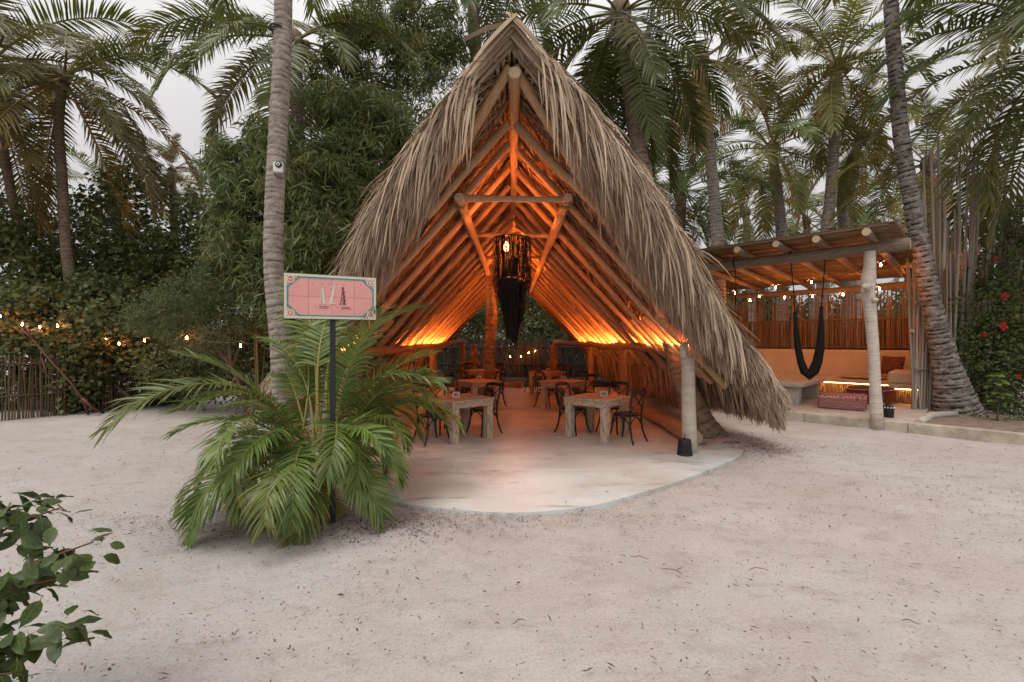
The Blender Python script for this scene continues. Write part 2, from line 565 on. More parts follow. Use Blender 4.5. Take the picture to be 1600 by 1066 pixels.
# ------------------------------------------------------------------ the setting: sand
def sheet():
    xs = np.concatenate([-np.geomspace(300, 14, 14), np.linspace(-13, 13, 500), np.geomspace(14, 300, 14)])
    ys = np.concatenate([-np.geomspace(60, 1, 8), np.linspace(-0.5, 13, 270), np.geomspace(13.5, 400, 18)])
    X, Y = np.meshgrid(xs, ys)
    r2 = np.random.default_rng(3)
    Z = np.zeros_like(X)
    for s, a, c in ((0.5, 0.012, 10), (1.6, 0.006, 16), (4.5, 0.0035, 24), (9, 0.002, 24)):
        for _ in range(c):
            th = r2.random() * 6.28; f = s * (0.6 + r2.random() * 1.3)
            Z += a / math.sqrt(c) * 1.6 * np.sin(f * (X * math.cos(th) + Y * math.sin(th)) + r2.random() * 6.28)
    # old footprints: soft dents with a pushed-up rim, in walking lines
    for _ in range(26):
        x0, y0, th = r2.uniform(-6, 9), r2.uniform(1.5, 8), r2.uniform(0, 6.28)
        for q in range(r2.integers(4, 11)):
            cx, cy = x0 + math.cos(th) * .62 * q - math.sin(th) * .11 * (-1) ** q, y0 + math.sin(th) * .62 * q + math.cos(th) * .11 * (-1) ** q
            dx, dy = X - cx, Y - cy
            a_, b_ = dx * math.cos(th) + dy * math.sin(th), -dx * math.sin(th) + dy * math.cos(th)
            q2 = (a_ / .15) ** 2 + (b_ / .075) ** 2
            Z += -.013 * np.exp(-q2) + .006 * np.exp(-(np.sqrt(q2) - 1.5) ** 2 * 5)
    near = np.clip((14 - np.abs(X)) / 3, 0, 1) * np.clip((13.5 - Y) / 3, 0, 1)
    Z = Z * near
    # sand banked up against trunk and kerb
    def mound(x, y, h, r):
        return h * np.exp(-((X - x) ** 2 + (Y - y) ** 2) / r ** 2)
    Z += mound(3.5, 7.75, 0.09, 0.75) + mound(-2.3, 4.7, 0.05, 0.9)
    Z -= 0.012
    ins = np.zeros(X.shape, bool)              # no sand above the concrete
    j = len(sp) - 1
    for i in range(len(sp)):
        (xi, yi), (xj, yj) = sp[i], sp[j]
        ins ^= ((yi > Y) != (yj > Y)) & (X < (xj - xi) * (Y - yi) / (yj - yi + 1e-12) + xi)
        j = i
    Z = np.where(ins, -.06, Z)
    V = np.stack([X, Y, Z], -1).reshape(-1, 3)
    ny, nx = X.shape
    i = (np.arange(ny - 1)[:, None] * nx + np.arange(nx - 1)[None, :]).ravel()
    me = np_mesh('sand_ground', V, np.stack([i, i + 1, i + nx + 1, i + nx], -1), smooth=True)
    me.materials.append(m_sand)
    link('sand_ground', me, kind='structure', label='pale raked sand yard around the thatched hut', cat='ground')



# concrete floor of the hut with a curved apron
SLAB = [(-2.95, 16.6), (-3.0, 8.0), (-3.15, 7.2), (-3.0, 6.5), (-2.5, 5.75), (-1.9, 5.2), (-1.43, 4.86), (-0.98, 4.66), (-0.45, 4.51), (0.06, 4.46), (0.6, 4.56),
        (1.02, 4.76), (1.42, 5.04), (1.84, 5.33), (2.21, 5.64), (2.66, 6.02), (3.06, 6.4), (3.34, 6.66), (3.52, 6.92), (3.56, 7.08), (3.42, 7.2), (3.1, 7.25), (2.98, 7.6), (2.95, 16.6)]


def smooth_poly(p, a, b, n=3):
    out = []
    for i in range(len(p)):
        out.append(p[i])
        if a <= i < b:
            p0, p1, p2, p3 = [Vector((*p[max(0, min(len(p) - 1, j))],)) for j in (i - 1, i, i + 1, i + 2)]
            for k in range(1, n):
                t = k / n
                q = 0.5 * ((2 * p1) + (p2 - p0) * t + (2 * p0 - 5 * p1 + 4 * p2 - p3) * t * t + (3 * p1 - p0 - 3 * p2 + p3) * t ** 3)
                out.append((q.x, q.y))
    return out


sp = smooth_poly(SLAB, 1, len(SLAB) - 3, 4)
sheet()
mb = MB()
mb.prism(sp, -0.2, 0.02)
mb.build('concrete_floor', m_slab, kind='structure', label='pale polished concrete floor with a curved front apron under the hut', cat='floor')

mb = MB(); mb.prism([(-6.5, 16.9), (6.5, 16.9), (6.5, 24), (-6.5, 24)], -.1, .012)  # dark sheet over the sand: the gloom past the hut put into its colour
mb.build('shade_ground', mat('painted_ground_shade', (.045, .032, .022), .95, (.09, .065, .045), 4, bump=.8, bscale=20), kind='structure', label='ground behind the far end of the hut, coloured dark as shade', cat='soil')

# ------------------------------------------------------------------ logs
LOGS = []
for q in range(5):
    random.seed(40 + q)
    mb = MB()
    pts, rad = [], []
    ax, ay = random.uniform(-.35, .35), random.uniform(-.35, .35)
    for i in range(10):
        t = i / 9
        pts.append((ax * math.sin(t * 3.1) + random.uniform(-.09, .09), ay * math.sin(t * 4.4) + random.uniform(-.09, .09), t))
        rad.append((1.06 - 0.16 * t) * random.choice((random.uniform(.93, 1.05), random.uniform(.95, 1.04), random.uniform(1.08, 1.22))))
    pts[0] = (0, 0, 0); pts[-1] = (0, 0, 1)
    # tube axis is nearly z in these stretched units, build rings by hand
    vs_, sides = [], 9
    for p_, r_ in zip(pts, rad):
        for k in range(sides):
            a = 2 * math.pi * k / sides
            rr = r_ * random.uniform(0.95, 1.06)
            vs_.append((p_[0] + rr * math.cos(a), p_[1] + rr * math.sin(a), p_[2]))
    mb.smooth = True
    mb.add(vs_, [(i * sides + k, i * sides + (k + 1) % sides, (i + 1) * sides + (k + 1) % sides, (i + 1) * sides + k) for i in range(9) for k in range(sides)])
    mb.smooth = False; mb.mi = 1
    o = 0
    mb.f += [[k for k in reversed(range(sides))], [9 * sides + k for k in range(sides)]]; mb.m += [1, 1]; mb.sm += [False, False]
    LOGS.append(mb)
_logcache = {}


def log(name, A, B, r, parent=None, m=None, me=None, var=None, **kw):
    m = m or m_wood
    q = random.randrange(5) if var is None else var
    key = (q, m.name, (me or m_woodend).name)
    if key not in _logcache:
        _logcache[key] = LOGS[q].mesh('log', [m, me or m_woodend])
    A, B = Vector(A), Vector(B)
    o = link(name, _logcache[key], parent, **kw)
    o.location = A
    o.rotation_mode = 'QUATERNION'
    o.rotation_quaternion = (B - A).to_track_quat('Z', 'Y')
    o.scale = (r, r, (B - A).length)
    return o


# ------------------------------------------------------------------ the thatched hut
U0, K = 3.04, 1.10                            # ridge above eye level, roof slope
XE = 4.15
YEND = 19.4
NX_, NZ_ = K / math.hypot(1, K), 1 / math.hypot(1, K)


def lerp_tab(tab, x):
    return np.interp(x, [a for a, b in tab], [b for a, b in tab])


YIN = [(0, 4.95), (0.85, 5.8), (1.62, 6.55), (2.67, 6.95), (3.6, 6.75), (4.45, 6.95)]
YOUT = {1: [(0, 4.86), (0.75, 5.12), (1.5, 5.42), (2.57, 6.15), (3.5, 6.5), (4.5, 6.75)],
        -1: [(0, 4.86), (0.75, 5.3), (1.2, 5.45), (1.67, 5.85), (2.47, 6.75), (4.5, 7.4)]}
TH = [(0, 0.30), (0.4, 0.50), (0.9, 0.56), (3.2, 0.56), (4.5, 0.56)]


def zin(x, off=0.0):
    return CAMZ + U0 - K * x + off


hut = thing('thatched_hut', 'tall open-fronted palm-thatched hut with orange-lit rafters in the middle of the yard', 'hut')
random.seed(11)

# thatch body (closed slab per side)
for sg in (1, -1):
    xs = np.concatenate([np.linspace(0, 3.6, 27), [3.85]])
    V, Fc = [], []
    n = len(xs)
    for x in xs:
        xo = min(x * (XE / 3.85), XE)
        yi = float(lerp_tab(YIN, x)) + 0.05
        yo = float(lerp_tab(YOUT[sg], xo)) + 0.10
        zi = zin(x, 0.09)
        zo = zin(xo, float(lerp_tab(TH, xo)) - 0.06)
        V += [(sg * x, yi, zi), (sg * xo, yo, zo), (sg * xo, YEND + 0.3, zo), (sg * x, YEND, zi)]
    for i in range(n - 1):
        a, b = i * 4, (i + 1) * 4
        for j in range(4):
            q = [a + j, a + (j + 1) % 4, b + (j + 1) % 4, b + j]
            Fc.append(q if sg > 0 else q[::-1])
    Fc.append([0, 3, 2, 1]); Fc.append([4 * n - 4, 4 * n - 3, 4 * n - 2, 4 * n - 1])
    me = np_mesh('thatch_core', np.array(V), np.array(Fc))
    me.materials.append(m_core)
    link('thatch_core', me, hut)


def verge_pt(sg, x, w):
    """w=0 at the outer top edge of the verge, w=1 at the inner edge above the rafters"""
    yo = lerp_tab(YOUT[sg], x); yi = lerp_tab(YIN, x)
    to = lerp_tab(TH, x)
    return np.stack([sg * x, yo + (yi - yo) * w, zin(x, 0) + to * (1 - w) + 0.05 * w], -1)


parts = []
for sg in (1, -1):
    # shaggy verge: long strips that spill over the front edge
    n = 16000
    x = rng.random(n) ** 0.9 * (XE - .25)
    w = rng.random(n) ** 1.4 * 0.9
    w = np.where(x < .5, w * .3, w)
    p = verge_pt(sg, x, w)
    p[:, 1] += rng.normal(0.04, 0.05, n)
    p[:, 2] += rng.normal(-0.02, 0.035, n)
    d = np.stack([sg * (0.56 + rng.normal(0, 0.13, n)), -0.10 + rng.normal(0, 0.12, n) - 0.08 * (1 - w), -0.66 + rng.normal(0, 0.13, n)], -1)
    L = rng.uniform(0.40, 0.98, n) * np.where(x > 0.9, 1.0, 0.85) * np.interp(x, [0, .3, .55, 2.3, 2.8, XE], [.3, .35, 1, 1, .50, .36])
    wd = np.stack([rng.normal(0.9, .3, n), rng.normal(0.0, .5, n), rng.normal(0.2, .4, n)], -1)
    parts.append(ribbons(p, d, L, 7, rng.uniform(0.12, 0.42, n), rng.uniform(0.006, 0.019, n), wd, prof=[0.8, 1, 1, .9, .7, .45, .1], wob=0.065))
    # outer cover in courses
    n = 5200
    x = rng.random(n) * (XE - 0.75)
    y = lerp_tab(YOUT[sg], x) + rng.random(n) ** 1.6 * (YEND - lerp_tab(YOUT[sg], x))
    p = np.stack([sg * x, y, zin(x, 0) + lerp_tab(TH, x) - 0.05 + rng.random(n) * 0.05], -1)
    d = np.stack([sg * (0.68 + rng.normal(0, 0.06, n)), rng.normal(-0.05, 0.10, n), -0.72 + rng.normal(0, 0.05, n)], -1)
    wd = np.stack([rng.normal(0, .2, n), np.ones(n), rng.normal(0, .2, n)], -1)
    parts.append(ribbons(p, d, rng.uniform(0.5, 0.95, n) * np.interp(x, [2.8, 3.4, 3.85], [1, .5, .2]), 4, 0.02, rng.uniform(0.02, 0.04, n), wd, prof=[.9, 1, .8, .12], wob=0.03))
    # eave skirt: rows of strips hanging under the lower edge
    n = 6500 if sg > 0 else 2600
    row = rng.integers(0, 6, n)
    x = np.array([3.15, 3.35, 3.55, 3.72, 3.88, 4.0])[row] + rng.normal(0, 0.06, n)
    y = lerp_tab(YIN, x) + np.array([.9, .6, .4, .2, 0, 0])[row] + rng.random(n) ** 1.35 * (YEND - 7.3)
    p = np.stack([sg * x, y, zin(x, 0.08) + np.where(row > 3, 0.22, 0.05)], -1)
    d = np.stack([sg * (0.26 + np.clip(rng.normal(0, 0.10, n), -.2, .2)), rng.normal(0, 0.10, n), -0.9 + rng.normal(0, 0.06, n)], -1)
    wd = np.stack([rng.normal(0, .5, n), np.ones(n), rng.normal(0, .2, n)], -1)
    bot = rng.uniform(0.36, 0.55, n) + np.array([.25, .15, .05, 0, 0, 0])[row] - np.interp(y, [8.5, 10.5], [0, .3])
    L = np.clip((p[:, 2] - bot) * 1.05, 0.22, 1.05)
    parts.append(ribbons(p, d, L, 4, 0.10, rng.uniform(0.018, 0.04, n), wd, prof=[.8, 1, .8, .15], wob=0.04))
V, Fc, ti, al = join_np(parts)
ti = np.clip(ti ** 2.1 * .95, 0, 1)
me = np_mesh('thatch', V, Fc, {'tint': ti, 'along': al})
me.materials.append(m_thatch)
link('thatch', me, hut, kind='stuff')

# long separate strips that hang loose across the front, each its own piece
r3 = np.random.default_rng(19)
for i in range(290):
    sg = 1 if i % 5 < 3 else -1
    peak = i % 7 == 0
    x = np.array([(r3.uniform(0.2, 0.42) if sg > 0 else r3.uniform(.25, .5)) if peak else r3.uniform(0.5, 3.1)])
    w = np.array([r3.random() ** 1.2 * 0.5])
    p = verge_pt(sg, x, w)
    p[:, 1] -= r3.uniform(0.03, 0.14)
    d = np.array([[sg * (0.45 + r3.normal(0, .15)), -0.35 + r3.normal(0, .1), -0.75]])
    L = r3.uniform(0.6, 1.2) * float(np.interp(x[0], [2.2, 3.3], [1, .6]))
    wd = np.array([[1, r3.normal(0, .5), r3.normal(0, .3)]])
    V, Fc, ti, al = ribbons(p, d, L, 9, r3.uniform(.22, .5), r3.uniform(.013, .034), wd, prof=[.5, .8, 1, 1, .9, .8, .6, .4, .1], wob=0.06, rg=r3)
    c = V.mean(0)
    me = np_mesh('leaf_strip', V - p[0], Fc, {'tint': ti * 0.35, 'along': al})
    me.materials.append(m_thatch)
    link('leaf_strip', me, hut, loc=tuple(p[0]))

# thatch seen from below, between the rafters
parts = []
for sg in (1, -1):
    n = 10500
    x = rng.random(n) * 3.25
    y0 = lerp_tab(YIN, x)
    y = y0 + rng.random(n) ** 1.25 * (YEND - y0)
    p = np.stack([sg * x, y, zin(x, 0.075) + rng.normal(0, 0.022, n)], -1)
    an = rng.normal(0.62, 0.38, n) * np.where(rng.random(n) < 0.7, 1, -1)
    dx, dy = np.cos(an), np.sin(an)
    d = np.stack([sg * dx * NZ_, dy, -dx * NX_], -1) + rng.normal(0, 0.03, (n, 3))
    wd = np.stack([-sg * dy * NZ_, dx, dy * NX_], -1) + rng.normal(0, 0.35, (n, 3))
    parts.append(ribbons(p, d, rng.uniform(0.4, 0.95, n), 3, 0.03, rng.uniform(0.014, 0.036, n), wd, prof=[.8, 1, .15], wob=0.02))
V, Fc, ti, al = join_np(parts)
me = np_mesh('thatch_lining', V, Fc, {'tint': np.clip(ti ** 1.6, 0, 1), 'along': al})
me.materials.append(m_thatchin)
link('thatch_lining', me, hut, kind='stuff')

# ridge, purlins, collars, rafters
log('ridge_log', (0.03, 4.88, zin(0, -0.16)), (0.0, YEND, zin(0, -0.16)), 0.062, hut)
for sg in (1, -1):
    log('purlin', (sg * 0.73 + 0.02, 6.12, CAMZ + 1.93), (sg * 0.70, YEND - 0.2, CAMZ + 1.93), 0.06, hut)
for y, dx in ((6.28, .80), (8.45, .84), (10.8, .82), (13.2, .82), (15.3, .82), (17.4, .82)):
    log('collar_beam', (-dx, y, CAMZ + 1.97 + random.uniform(-.02, .02)), (dx + 0.04, y + random.uniform(-.05, .05), CAMZ + 1.97 + random.uniform(-.02, .03)), 0.042, hut)


def rafter(sg, y, x0, x1, r, name='rafter', y1=None, off=-0.06):
    A = Vector((sg * x0, y, zin(x0, off)))
    B = Vector((sg * x1, y if y1 is None else y1, zin(x1, off)))
    return log(name, A, B, r, hut)


for sg in (1, -1):
    rafter(sg, 4.98, 0.02, 2.62, 0.052, 'fascia_rafter', y1=7.45, off=-0.02)
    y = 5.95
    while y < 19.2:
        yy = y + random.uniform(-.06, .06)
        if y < 6.5:
            x1 = float(np.interp(yy, [b for a, b in YIN[:4]], [a for a, b in YIN[:4]])) + 0.12
        elif y < 6.9:
            continue_x = 2.2; x1 = continue_x
        else:
            x1 = random.uniform(3.2, 3.5)
        rafter(sg, yy, 0.05, x1, random.uniform(.045, .060), y1=yy + random.uniform(-.16, .16), off=-0.13 + random.uniform(-.03, .02))
        y += 0.80 + random.uniform(-.14, .14)
    # lower set of rafter tails seen below the beam
    for k in range(4):
        y = 7.25 + k * 0.75
        rafter(sg, y, 2.3, 3.2 + random.uniform(-.12, .12), 0.06, y1=y - 0.25 + random.uniform(-.1, .1), off=-0.10)
for sg in (1, -1):
    for k in range(10):                       # ends of the thin thatching canes at the peak
        x = 0.035 + 0.062 * k + random.uniform(-.008, .008)
        y0 = float(lerp_tab(YIN, x)) - 0.13 + random.uniform(-.03, .03)
        z = zin(x, 0.085 + 0.003 * k)
        log('thatching_cane', (sg * x, y0, z), (sg * x, y0 + 2.2, z), 0.019, hut)
# cap of folded broad leaves, laid in chevrons
random.seed(5)
for k in range(44):
    sg = 1 if k % 2 else -1
    lay = (k // 2) % 6
    y = 4.70 + 0.035 * lay + random.uniform(-.02, .02) + (0 if k < 24 else (k - 23) * .12)
    z = zin(0, 0.33 - .036 * lay) + random.uniform(-.015, .02)
    L = random.uniform(.42, .72)
    pts_ = [Vector((-sg * random.uniform(.0, .05), y, z))]
    dirn = Vector((sg * 0.64, random.uniform(-.06, .10), -0.66 + random.uniform(-.06, .08))).normalized()
    for j in range(4):
        pts_.append(pts_[-1] + dirn * L / 4 + Vector((0, 0, -0.010 * j)))
    mb = MB(); mb.tint = random.uniform(0, .55)
    wv = Vector((0.0, .8, 0)) * 0.035 + Vector((.022 * sg, 0, .024))
    up = Vector((sg * NX_, -.5, NZ_)) * 0.018
    pr = [.7, 1, 1, .8, .15]
    vs_ = []
    for p_, q in zip(pts_, pr):
        vs_ += [p_ - wv * q, p_ + up * q, p_ + wv * q]
    mb.add(vs_, [(3 * j + a, 3 * j + a + 1, 3 * j + a + 4, 3 * j + a + 3) for j in range(4) for a in (0, 1)])
    mb.build('cap_leaf', m_thatch, hut)
mb = MB(); mb.tint = 0.85
for p_ in ([(-0.02, 4.75, zin(0, .27)), (-0.25, 4.74, zin(0, .22)), (-0.50, 4.72, zin(0, .08))],):
    A, B, C = [Vector(q) for q in p_]
    wv = Vector((0, .03, .045)); up = Vector((0, -.03, .01))
    mb.add([A - wv, A + up, A + wv, B - wv, B + up, B + wv, C - wv * .8, C + up, C + wv * .8], [(0, 1, 4, 3), (1, 2, 5, 4), (3, 4, 7, 6), (4, 5, 8, 7)])
mb.build('cap_leaf', m_thatch, hut)

# side beams and their posts
log('side_beam', (3.02, 6.85, 1.585), (2.63, 10.9, 1.575), 0.095, hut, m_beam, var=1)
log('side_beam', (2.66, 10.85, 1.575), (2.62, 15.8, 1.58), 0.095, hut, m_beam, var=2)
log('side_beam', (2.62, 15.7, 1.58), (1.9, 20.3, 1.68), 0.085, hut, m_beam, var=3)
log('side_beam', (-2.85, 6.9, 1.52), (-2.66, 12.2, 1.50), 0.10, hut, m_beam, var=1)
log('side_beam', (-2.67, 12.1, 1.50), (-2.15, 19.8, 1.68), 0.10, hut, m_beam, var=2)
log('beam_post', (-2.66, 15.3, 0), (-2.66, 15.3, 1.58), 0.135, hut, m_beam)
log('beam_post', (-2.16, 19.6, 0), (-2.16, 19.6, 1.80), 0.13, hut, m_beam)
log('beam_post', (2.66, 15.6, 0), (2.66, 15.6, 1.64), 0.11, hut, m_beam)
log('beam_post', (1.92, 20.1, 0), (1.92, 20.1, 1.80), 0.11, hut, m_beam)
log('beam_post', (-2.85, 6.95, 0), (-2.85, 6.95, 1.72), 0.10, hut, m_post)
log('beam_post', (2.66, 10.9, 0), (2.66, 10.9, 1.50), 0.09, hut, m_beam)
mb = MB()
mb.tube([(2.69, 6.90, -0.05), (2.69, 6.90, 0.25), (2.675, 6.90, .8), (2.67, 6.90, 1.3), (2.655, 6.90, 1.50)], [.113, .108, .102, .10, .098], 14, jit=0.03)
mb.tube([(2.60, 6.88, 1.45), (2.60, 6.88, 1.69)], [.062, .062], 10)
mb.build('beam_post', m_post, hut, label='pale weathered front post carrying the side beam')
# rope lashings at the joints
for (c_, ax_, r_) in [((sg * .75, 6.2, CAMZ + 1.95), (1, 0, 0), .075) for sg in (1, -1)] + [((sg * .73, 6.36, CAMZ + 1.93), (0, 1, 0), .072) for sg in (1, -1)] + [((2.66, 15.6, 1.58), (0, 1, 0), .115), ((-2.66, 15.3, 1.52), (0, 1, 0), .125)]:
    mb = MB()
    q_ = Vector(ax_).to_track_quat('Z', 'Y')
    for w_ in (-.03, -.01, .012, .032):
        mb.tube([Vector(c_) + q_ @ Vector((r_ * math.cos(a * .5236), r_ * math.sin(a * .5236), w_ + .006 * math.sin(a))) for a in range(13)], .009, 5, cap=False)
    mb.build('lashing', m_bark, hut)
# log lying along the floor edge
log('edge_log', (2.92, 7.3, 0.14), (2.95, 10.8, 0.13), 0.13, None, m_beam, var=0, label='reddish log lying along the right edge of the hut floor behind the front post', cat='log')
log('edge_log', (0.35, 16.3, 0.12), (-0.75, 16.9, 0.11), 0.12, None, m_beam, var=2, label='brown log edging the far end of the hut floor beyond the aisle', cat='log')

# LED strips along the beams: glowing tape plus its light
LED_COL = (1.0, 0.23, 0.05)


def led(sg, y0, y1, z, energy, label):
    L = y1 - y0
    mb = MB(); mb.box((0, 0, 0), (0.03, L, 0.004))
    s = mb.build('light_strip', m_led, None, label=label, cat='light strip', loc=(sg * 2.745, (y0 + y1) / 2, z))
    a = bpy.data.lights.new('strip_light', 'AREA')
    a.shape = 'RECTANGLE'; a.size = 0.05; a.size_y = L
    a.energy = energy * 6.2; a.color = LED_COL
    o = bpy.data.objects.new('strip_light', a); COL.objects.link(o)
    o.parent = s
    o.location = (0, 0, 0.006)
    o.rotation_euler = (R(180), 0, 0)


led(1, 7.0, 17.5, 1.63, 150, 'warm light strip on top of the right side beam of the hut')
led(-1, 7.3, 17.5, 1.555, 150, 'warm light strip on top of the left side beam of the hut')

# ------------------------------------------------------------------ pendant lamp of black fringe
m_pbulb = mat('pendant_bulb', (1, .7, .4), .3, emit=((1.0, .42, .13), 14.0))


def circ(r, z, n=28):
    return [(r * math.cos(2 * math.pi * k / n), r * math.sin(2 * math.pi * k / n), z) for k in range(n + 1)]


def pendant(x, y, ZT, ZM, RT, seed, label, watts):
    pend = thing('pendant_lamp', label, 'lamp', (x, y, 0))
    MB().tube(circ(RT, ZT), 0.012, 6).build('ring', m_black, pend)
    MB().tube(circ(RT * 1.0, ZM), 0.012, 6).build('ring', m_black, pend)
    mb = MB()
    mb.tube([(0, 0, CAMZ + 1.97), (0, 0, ZT + .02)], .008, 6)
    for k in range(3):
        a = k * 2.09
        mb.tube([(0, 0, ZT + .22), (RT * math.cos(a), RT * math.sin(a), ZT)], .005, 4)
    cord = mb.build('cord', m_black, pend)
    par = []
    r4 = np.random.default_rng(seed)
    for (n, r0, z0, r1, z1, wd_, ex) in ((210, RT, ZT, RT * .99, ZM, .011, 1.6), (210, RT, ZM, 0.17, ZM - 0.36, .012, 2.6), (130, 0.24, ZM - .02, 0.12, ZM - .72, .013, .8), (110, 0.085, ZT - .30, 0.085, ZM - .85, .015, 1.0)):
        a = r4.random(n) * 6.283
        zz0 = z0 + r4.normal(0, .01, n); zz1 = z1 + r4.normal(0, .11 if z1 < ZM else .01, n)
        t = np.linspace(0, 1, 6)[None, :]
        rr = r0 + (r1 - r0) * t ** ex + r4.normal(0, .014, (n, 6))
        aa = a[:, None] + r4.normal(0, .05, (n, 6))
        pts_ = np.stack([rr * np.cos(aa), rr * np.sin(aa), zz0[:, None] + (zz1 - zz0)[:, None] * t], -1)
        wv = np.stack([-np.sin(a), np.cos(a), a * 0], -1)[:, None, :] * wd_ / 2
        V = np.stack([pts_ - wv, pts_ + wv], 2).reshape(-1, 3)
        base = (np.arange(n) * 12)[:, None] + np.arange(5)[None, :] * 2
        par.append((V, np.stack([base, base + 1, base + 3, base + 2], -1).reshape(-1, 4), np.repeat(r4.random(n), 12), np.zeros(n * 12)))
    V, Fc, ti, al = join_np(par)
    me = np_mesh('fringe', V, Fc, {'tint': ti}); me.materials.append(m_yarn)
    link('fringe', me, pend, kind='stuff')
    mb = MB()
    mb.lathe([(0.012, .10), (.02, .085), (.035, .06), (.047, .02), (.047, -.01), (.035, -.04), (.012, -.055)], (-0.09, -0.10, ZT - .16), 14)
    mb.build('bulb', m_pbulb, cord)
    pl = bpy.data.lights.new('pendant_light', 'POINT'); pl.energy = watts; pl.color = (1.0, .22, .035); pl.shadow_soft_size = .06
    plo = bpy.data.objects.new('pendant_light', pl); COL.objects.link(plo); plo.parent = pend; plo.location = (-0.09, -0.10, ZT - .17)


pendant(0, 7.3, CAMZ + (533 - 374) / F * 7.3, CAMZ + (533 - 438) / F * 7.3, .305, 31, 'large black fringed macrame pendant lamp with a glowing bulb hanging in the hut', 430)
pendant(.06, 12.0, CAMZ + 1.55, CAMZ + .95, .30, 32, 'black fringed pendant lamp deeper in the hut behind the front lamp', 620)

# ------------------------------------------------------------------ tables, cards, chairs
def make_table(c, ang, label):
    t = thing('dining_table', label, 'table', (c[0], c[1], 0.02), ang, 'square limed tables in the hut')
    S, H = 0.86, 0.705
    for k in range(5):                                            # five top planks
        w = S / 5
        mb = MB(); mb.bevbox((0, 0, 0), (w - 0.004, S, 0.042), 0.004)
        mb.build('plank', m_table, t, loc=(-S / 2 + w * (k + .5), 0, H - .021 + random.uniform(-.0015, .0015)))
    for sx, sy in ((0, -1), (0, 1), (-1, 0), (1, 0)):
        mb = MB()
        mb.bevbox((0, 0, 0), ((S - .036 if sx == 0 else .03), (.03 if sx == 0 else S - .10), .085), .004)
        mb.build('apron', m_table, t, loc=(sx * (S / 2 - .035), sy * (S / 2 - .035), H - .042 - .0435))
    for sx in (-1, 1):
        for sy in (-1, 1):
            mb = MB(); mb.bevbox((0, 0, 0), (.125, .125, H - .13), .008)
            mb.build('leg', m_leg, t, loc=(sx * (S / 2 - .085), sy * (S / 2 - .085), (H - .13) / 2), rot=(0, 0, random.uniform(-.02, .02)))
    return t


def digit_card(c, rz, txt, label):
    t = thing('table_card', label, 'number card', (c[0], c[1], 0.02 + 0.709), rz, 'number cards on the tables')
    mb = MB()
    M = Matrix.Rotation(R(-14), 4, 'X')
    mb.box(M @ Vector((0, 0, .05)), (.125, .012, .10), M)
    card = mb.build('card', m_card, t)
    cu = bpy.data.curves.new('number', 'FONT'); cu.body = txt; cu.size = .085; cu.extrude = .001
    cu.align_x = 'CENTER'; cu.align_y = 'CENTER'; cu.offset = 0.0015
    cu.materials.append(m_plum)
    tmp = bpy.data.objects.new('number_text', cu); COL.objects.link(tmp)
    me_ = bpy.data.meshes.new_from_object(tmp)
    bpy.data.objects.remove(tmp)
    o = link('number', me_, card)
    o.location = M @ Vector((0, -.0085, .05)); o.rotation_euler = (R(90 - 14), 0, 0)


def chair_proto():
    """bentwood cross-back bistro chair, facing +y"""
    d = {}
    mb = MB(); n = 24
    pr = []
    for k in range(n):
        a = 2 * math.pi * k / n
        rx, ry = .205 * (1 + .06 * math.sin(a)), .20
        c, s_ = math.cos(a), math.sin(a)
        pr.append((rx * (abs(c) ** .8) * (1 if c > 0 else -1), ry * (abs(s_) ** .8) * (1 if s_ > 0 else -1)))
    mb.prism(pr, .435, .465)
    mb.prism([(x * .93, y * .93) for x, y in pr], .4651, .472)
    d['seat'] = [mb.mesh('seat', m_black)]
    legs = []
    for sx in (-1, 1):
        mb = MB()
        mb.tube([(sx * .165, .15, .44), (sx * .168, .16, .33), (sx * .178, .175, .2), (sx * .20, .205, .08), (sx * .222, .235, 0)], [.016, .017, .016, .0145, .013], 8)
        legs.append(mb.mesh('leg', m_black))
        mb = MB()
        mb.tube([(sx * .17, -.17, .46), (sx * .172, -.175, .33), (sx * .18, -.19, .2), (sx * .198, -.225, .08), (sx * .215, -.265, 0)], [.016, .017, .016, .0145, .013], 8)
        legs.append(mb.mesh('leg', m_black))
    d['leg'] = legs
    mb = MB()
    hoop = [(-.17, -.17, .44), (-.178, -.185, .58), (-.19, -.21, .72), (-.198, -.235, .82), (-.19, -.25, .87), (-.15, -.268, .893), (-.07, -.288, .90), (0, -.294, .902),
            (.07, -.288, .90), (.15, -.268, .893), (.19, -.25, .87), (.198, -.235, .82), (.19, -.21, .72), (.178, -.185, .58), (.17, -.17, .44)]
    mb.tube(hoop, .0145, 8)
    mb.tube([(-.2, -.235, .86), (-.13, -.272, .875), (0, -.295, .88), (.13, -.272, .875), (.2, -.235, .86)], [.012, .026, .03, .026, .012], 8)
    d['back_frame'] = [mb.mesh('back_frame', m_black)]
    cr = []
    for sx in (-1, 1):
        mb = MB()
        pts_ = [(-sx * .165, -.178, .49), (-sx * .13, -.2, .58), (0, -.235 - .008 * sx, .68), (sx * .13, -.235, .78), (sx * .175, -.25, .85)]
        mb.tube(pts_, .0095, 6)
        cr.append(mb.mesh('cross_slat', m_black))
    d['cross_slat'] = cr
    mb = MB()
    for (x0, y0, x1, y1) in ((-.17, .165, .17, .165), (-.172, -.18, .172, -.18), (-.17, -.17, -.17, .16), (.17, -.17, .17, .16)):
        pts_ = []
        for k in range(9):
            t = k / 8
            pts_.append((x0 + (x1 - x0) * t, y0 + (y1 - y0) * t, .29 + .13 * math.sin(math.pi * t) ** .8))
        mb.tube(pts_, .0085, 6)
    d['brace'] = [mb.mesh('brace', m_black)]
    return d


CH = chair_proto()


def chair(c, rz, label):
    t = thing('bistro_chair', label, 'chair', (c[0], c[1], 0.02), rz, 'black bentwood chairs in the hut')
    for k, ms in CH.items():
        for me in ms:
            link(k, me, t)


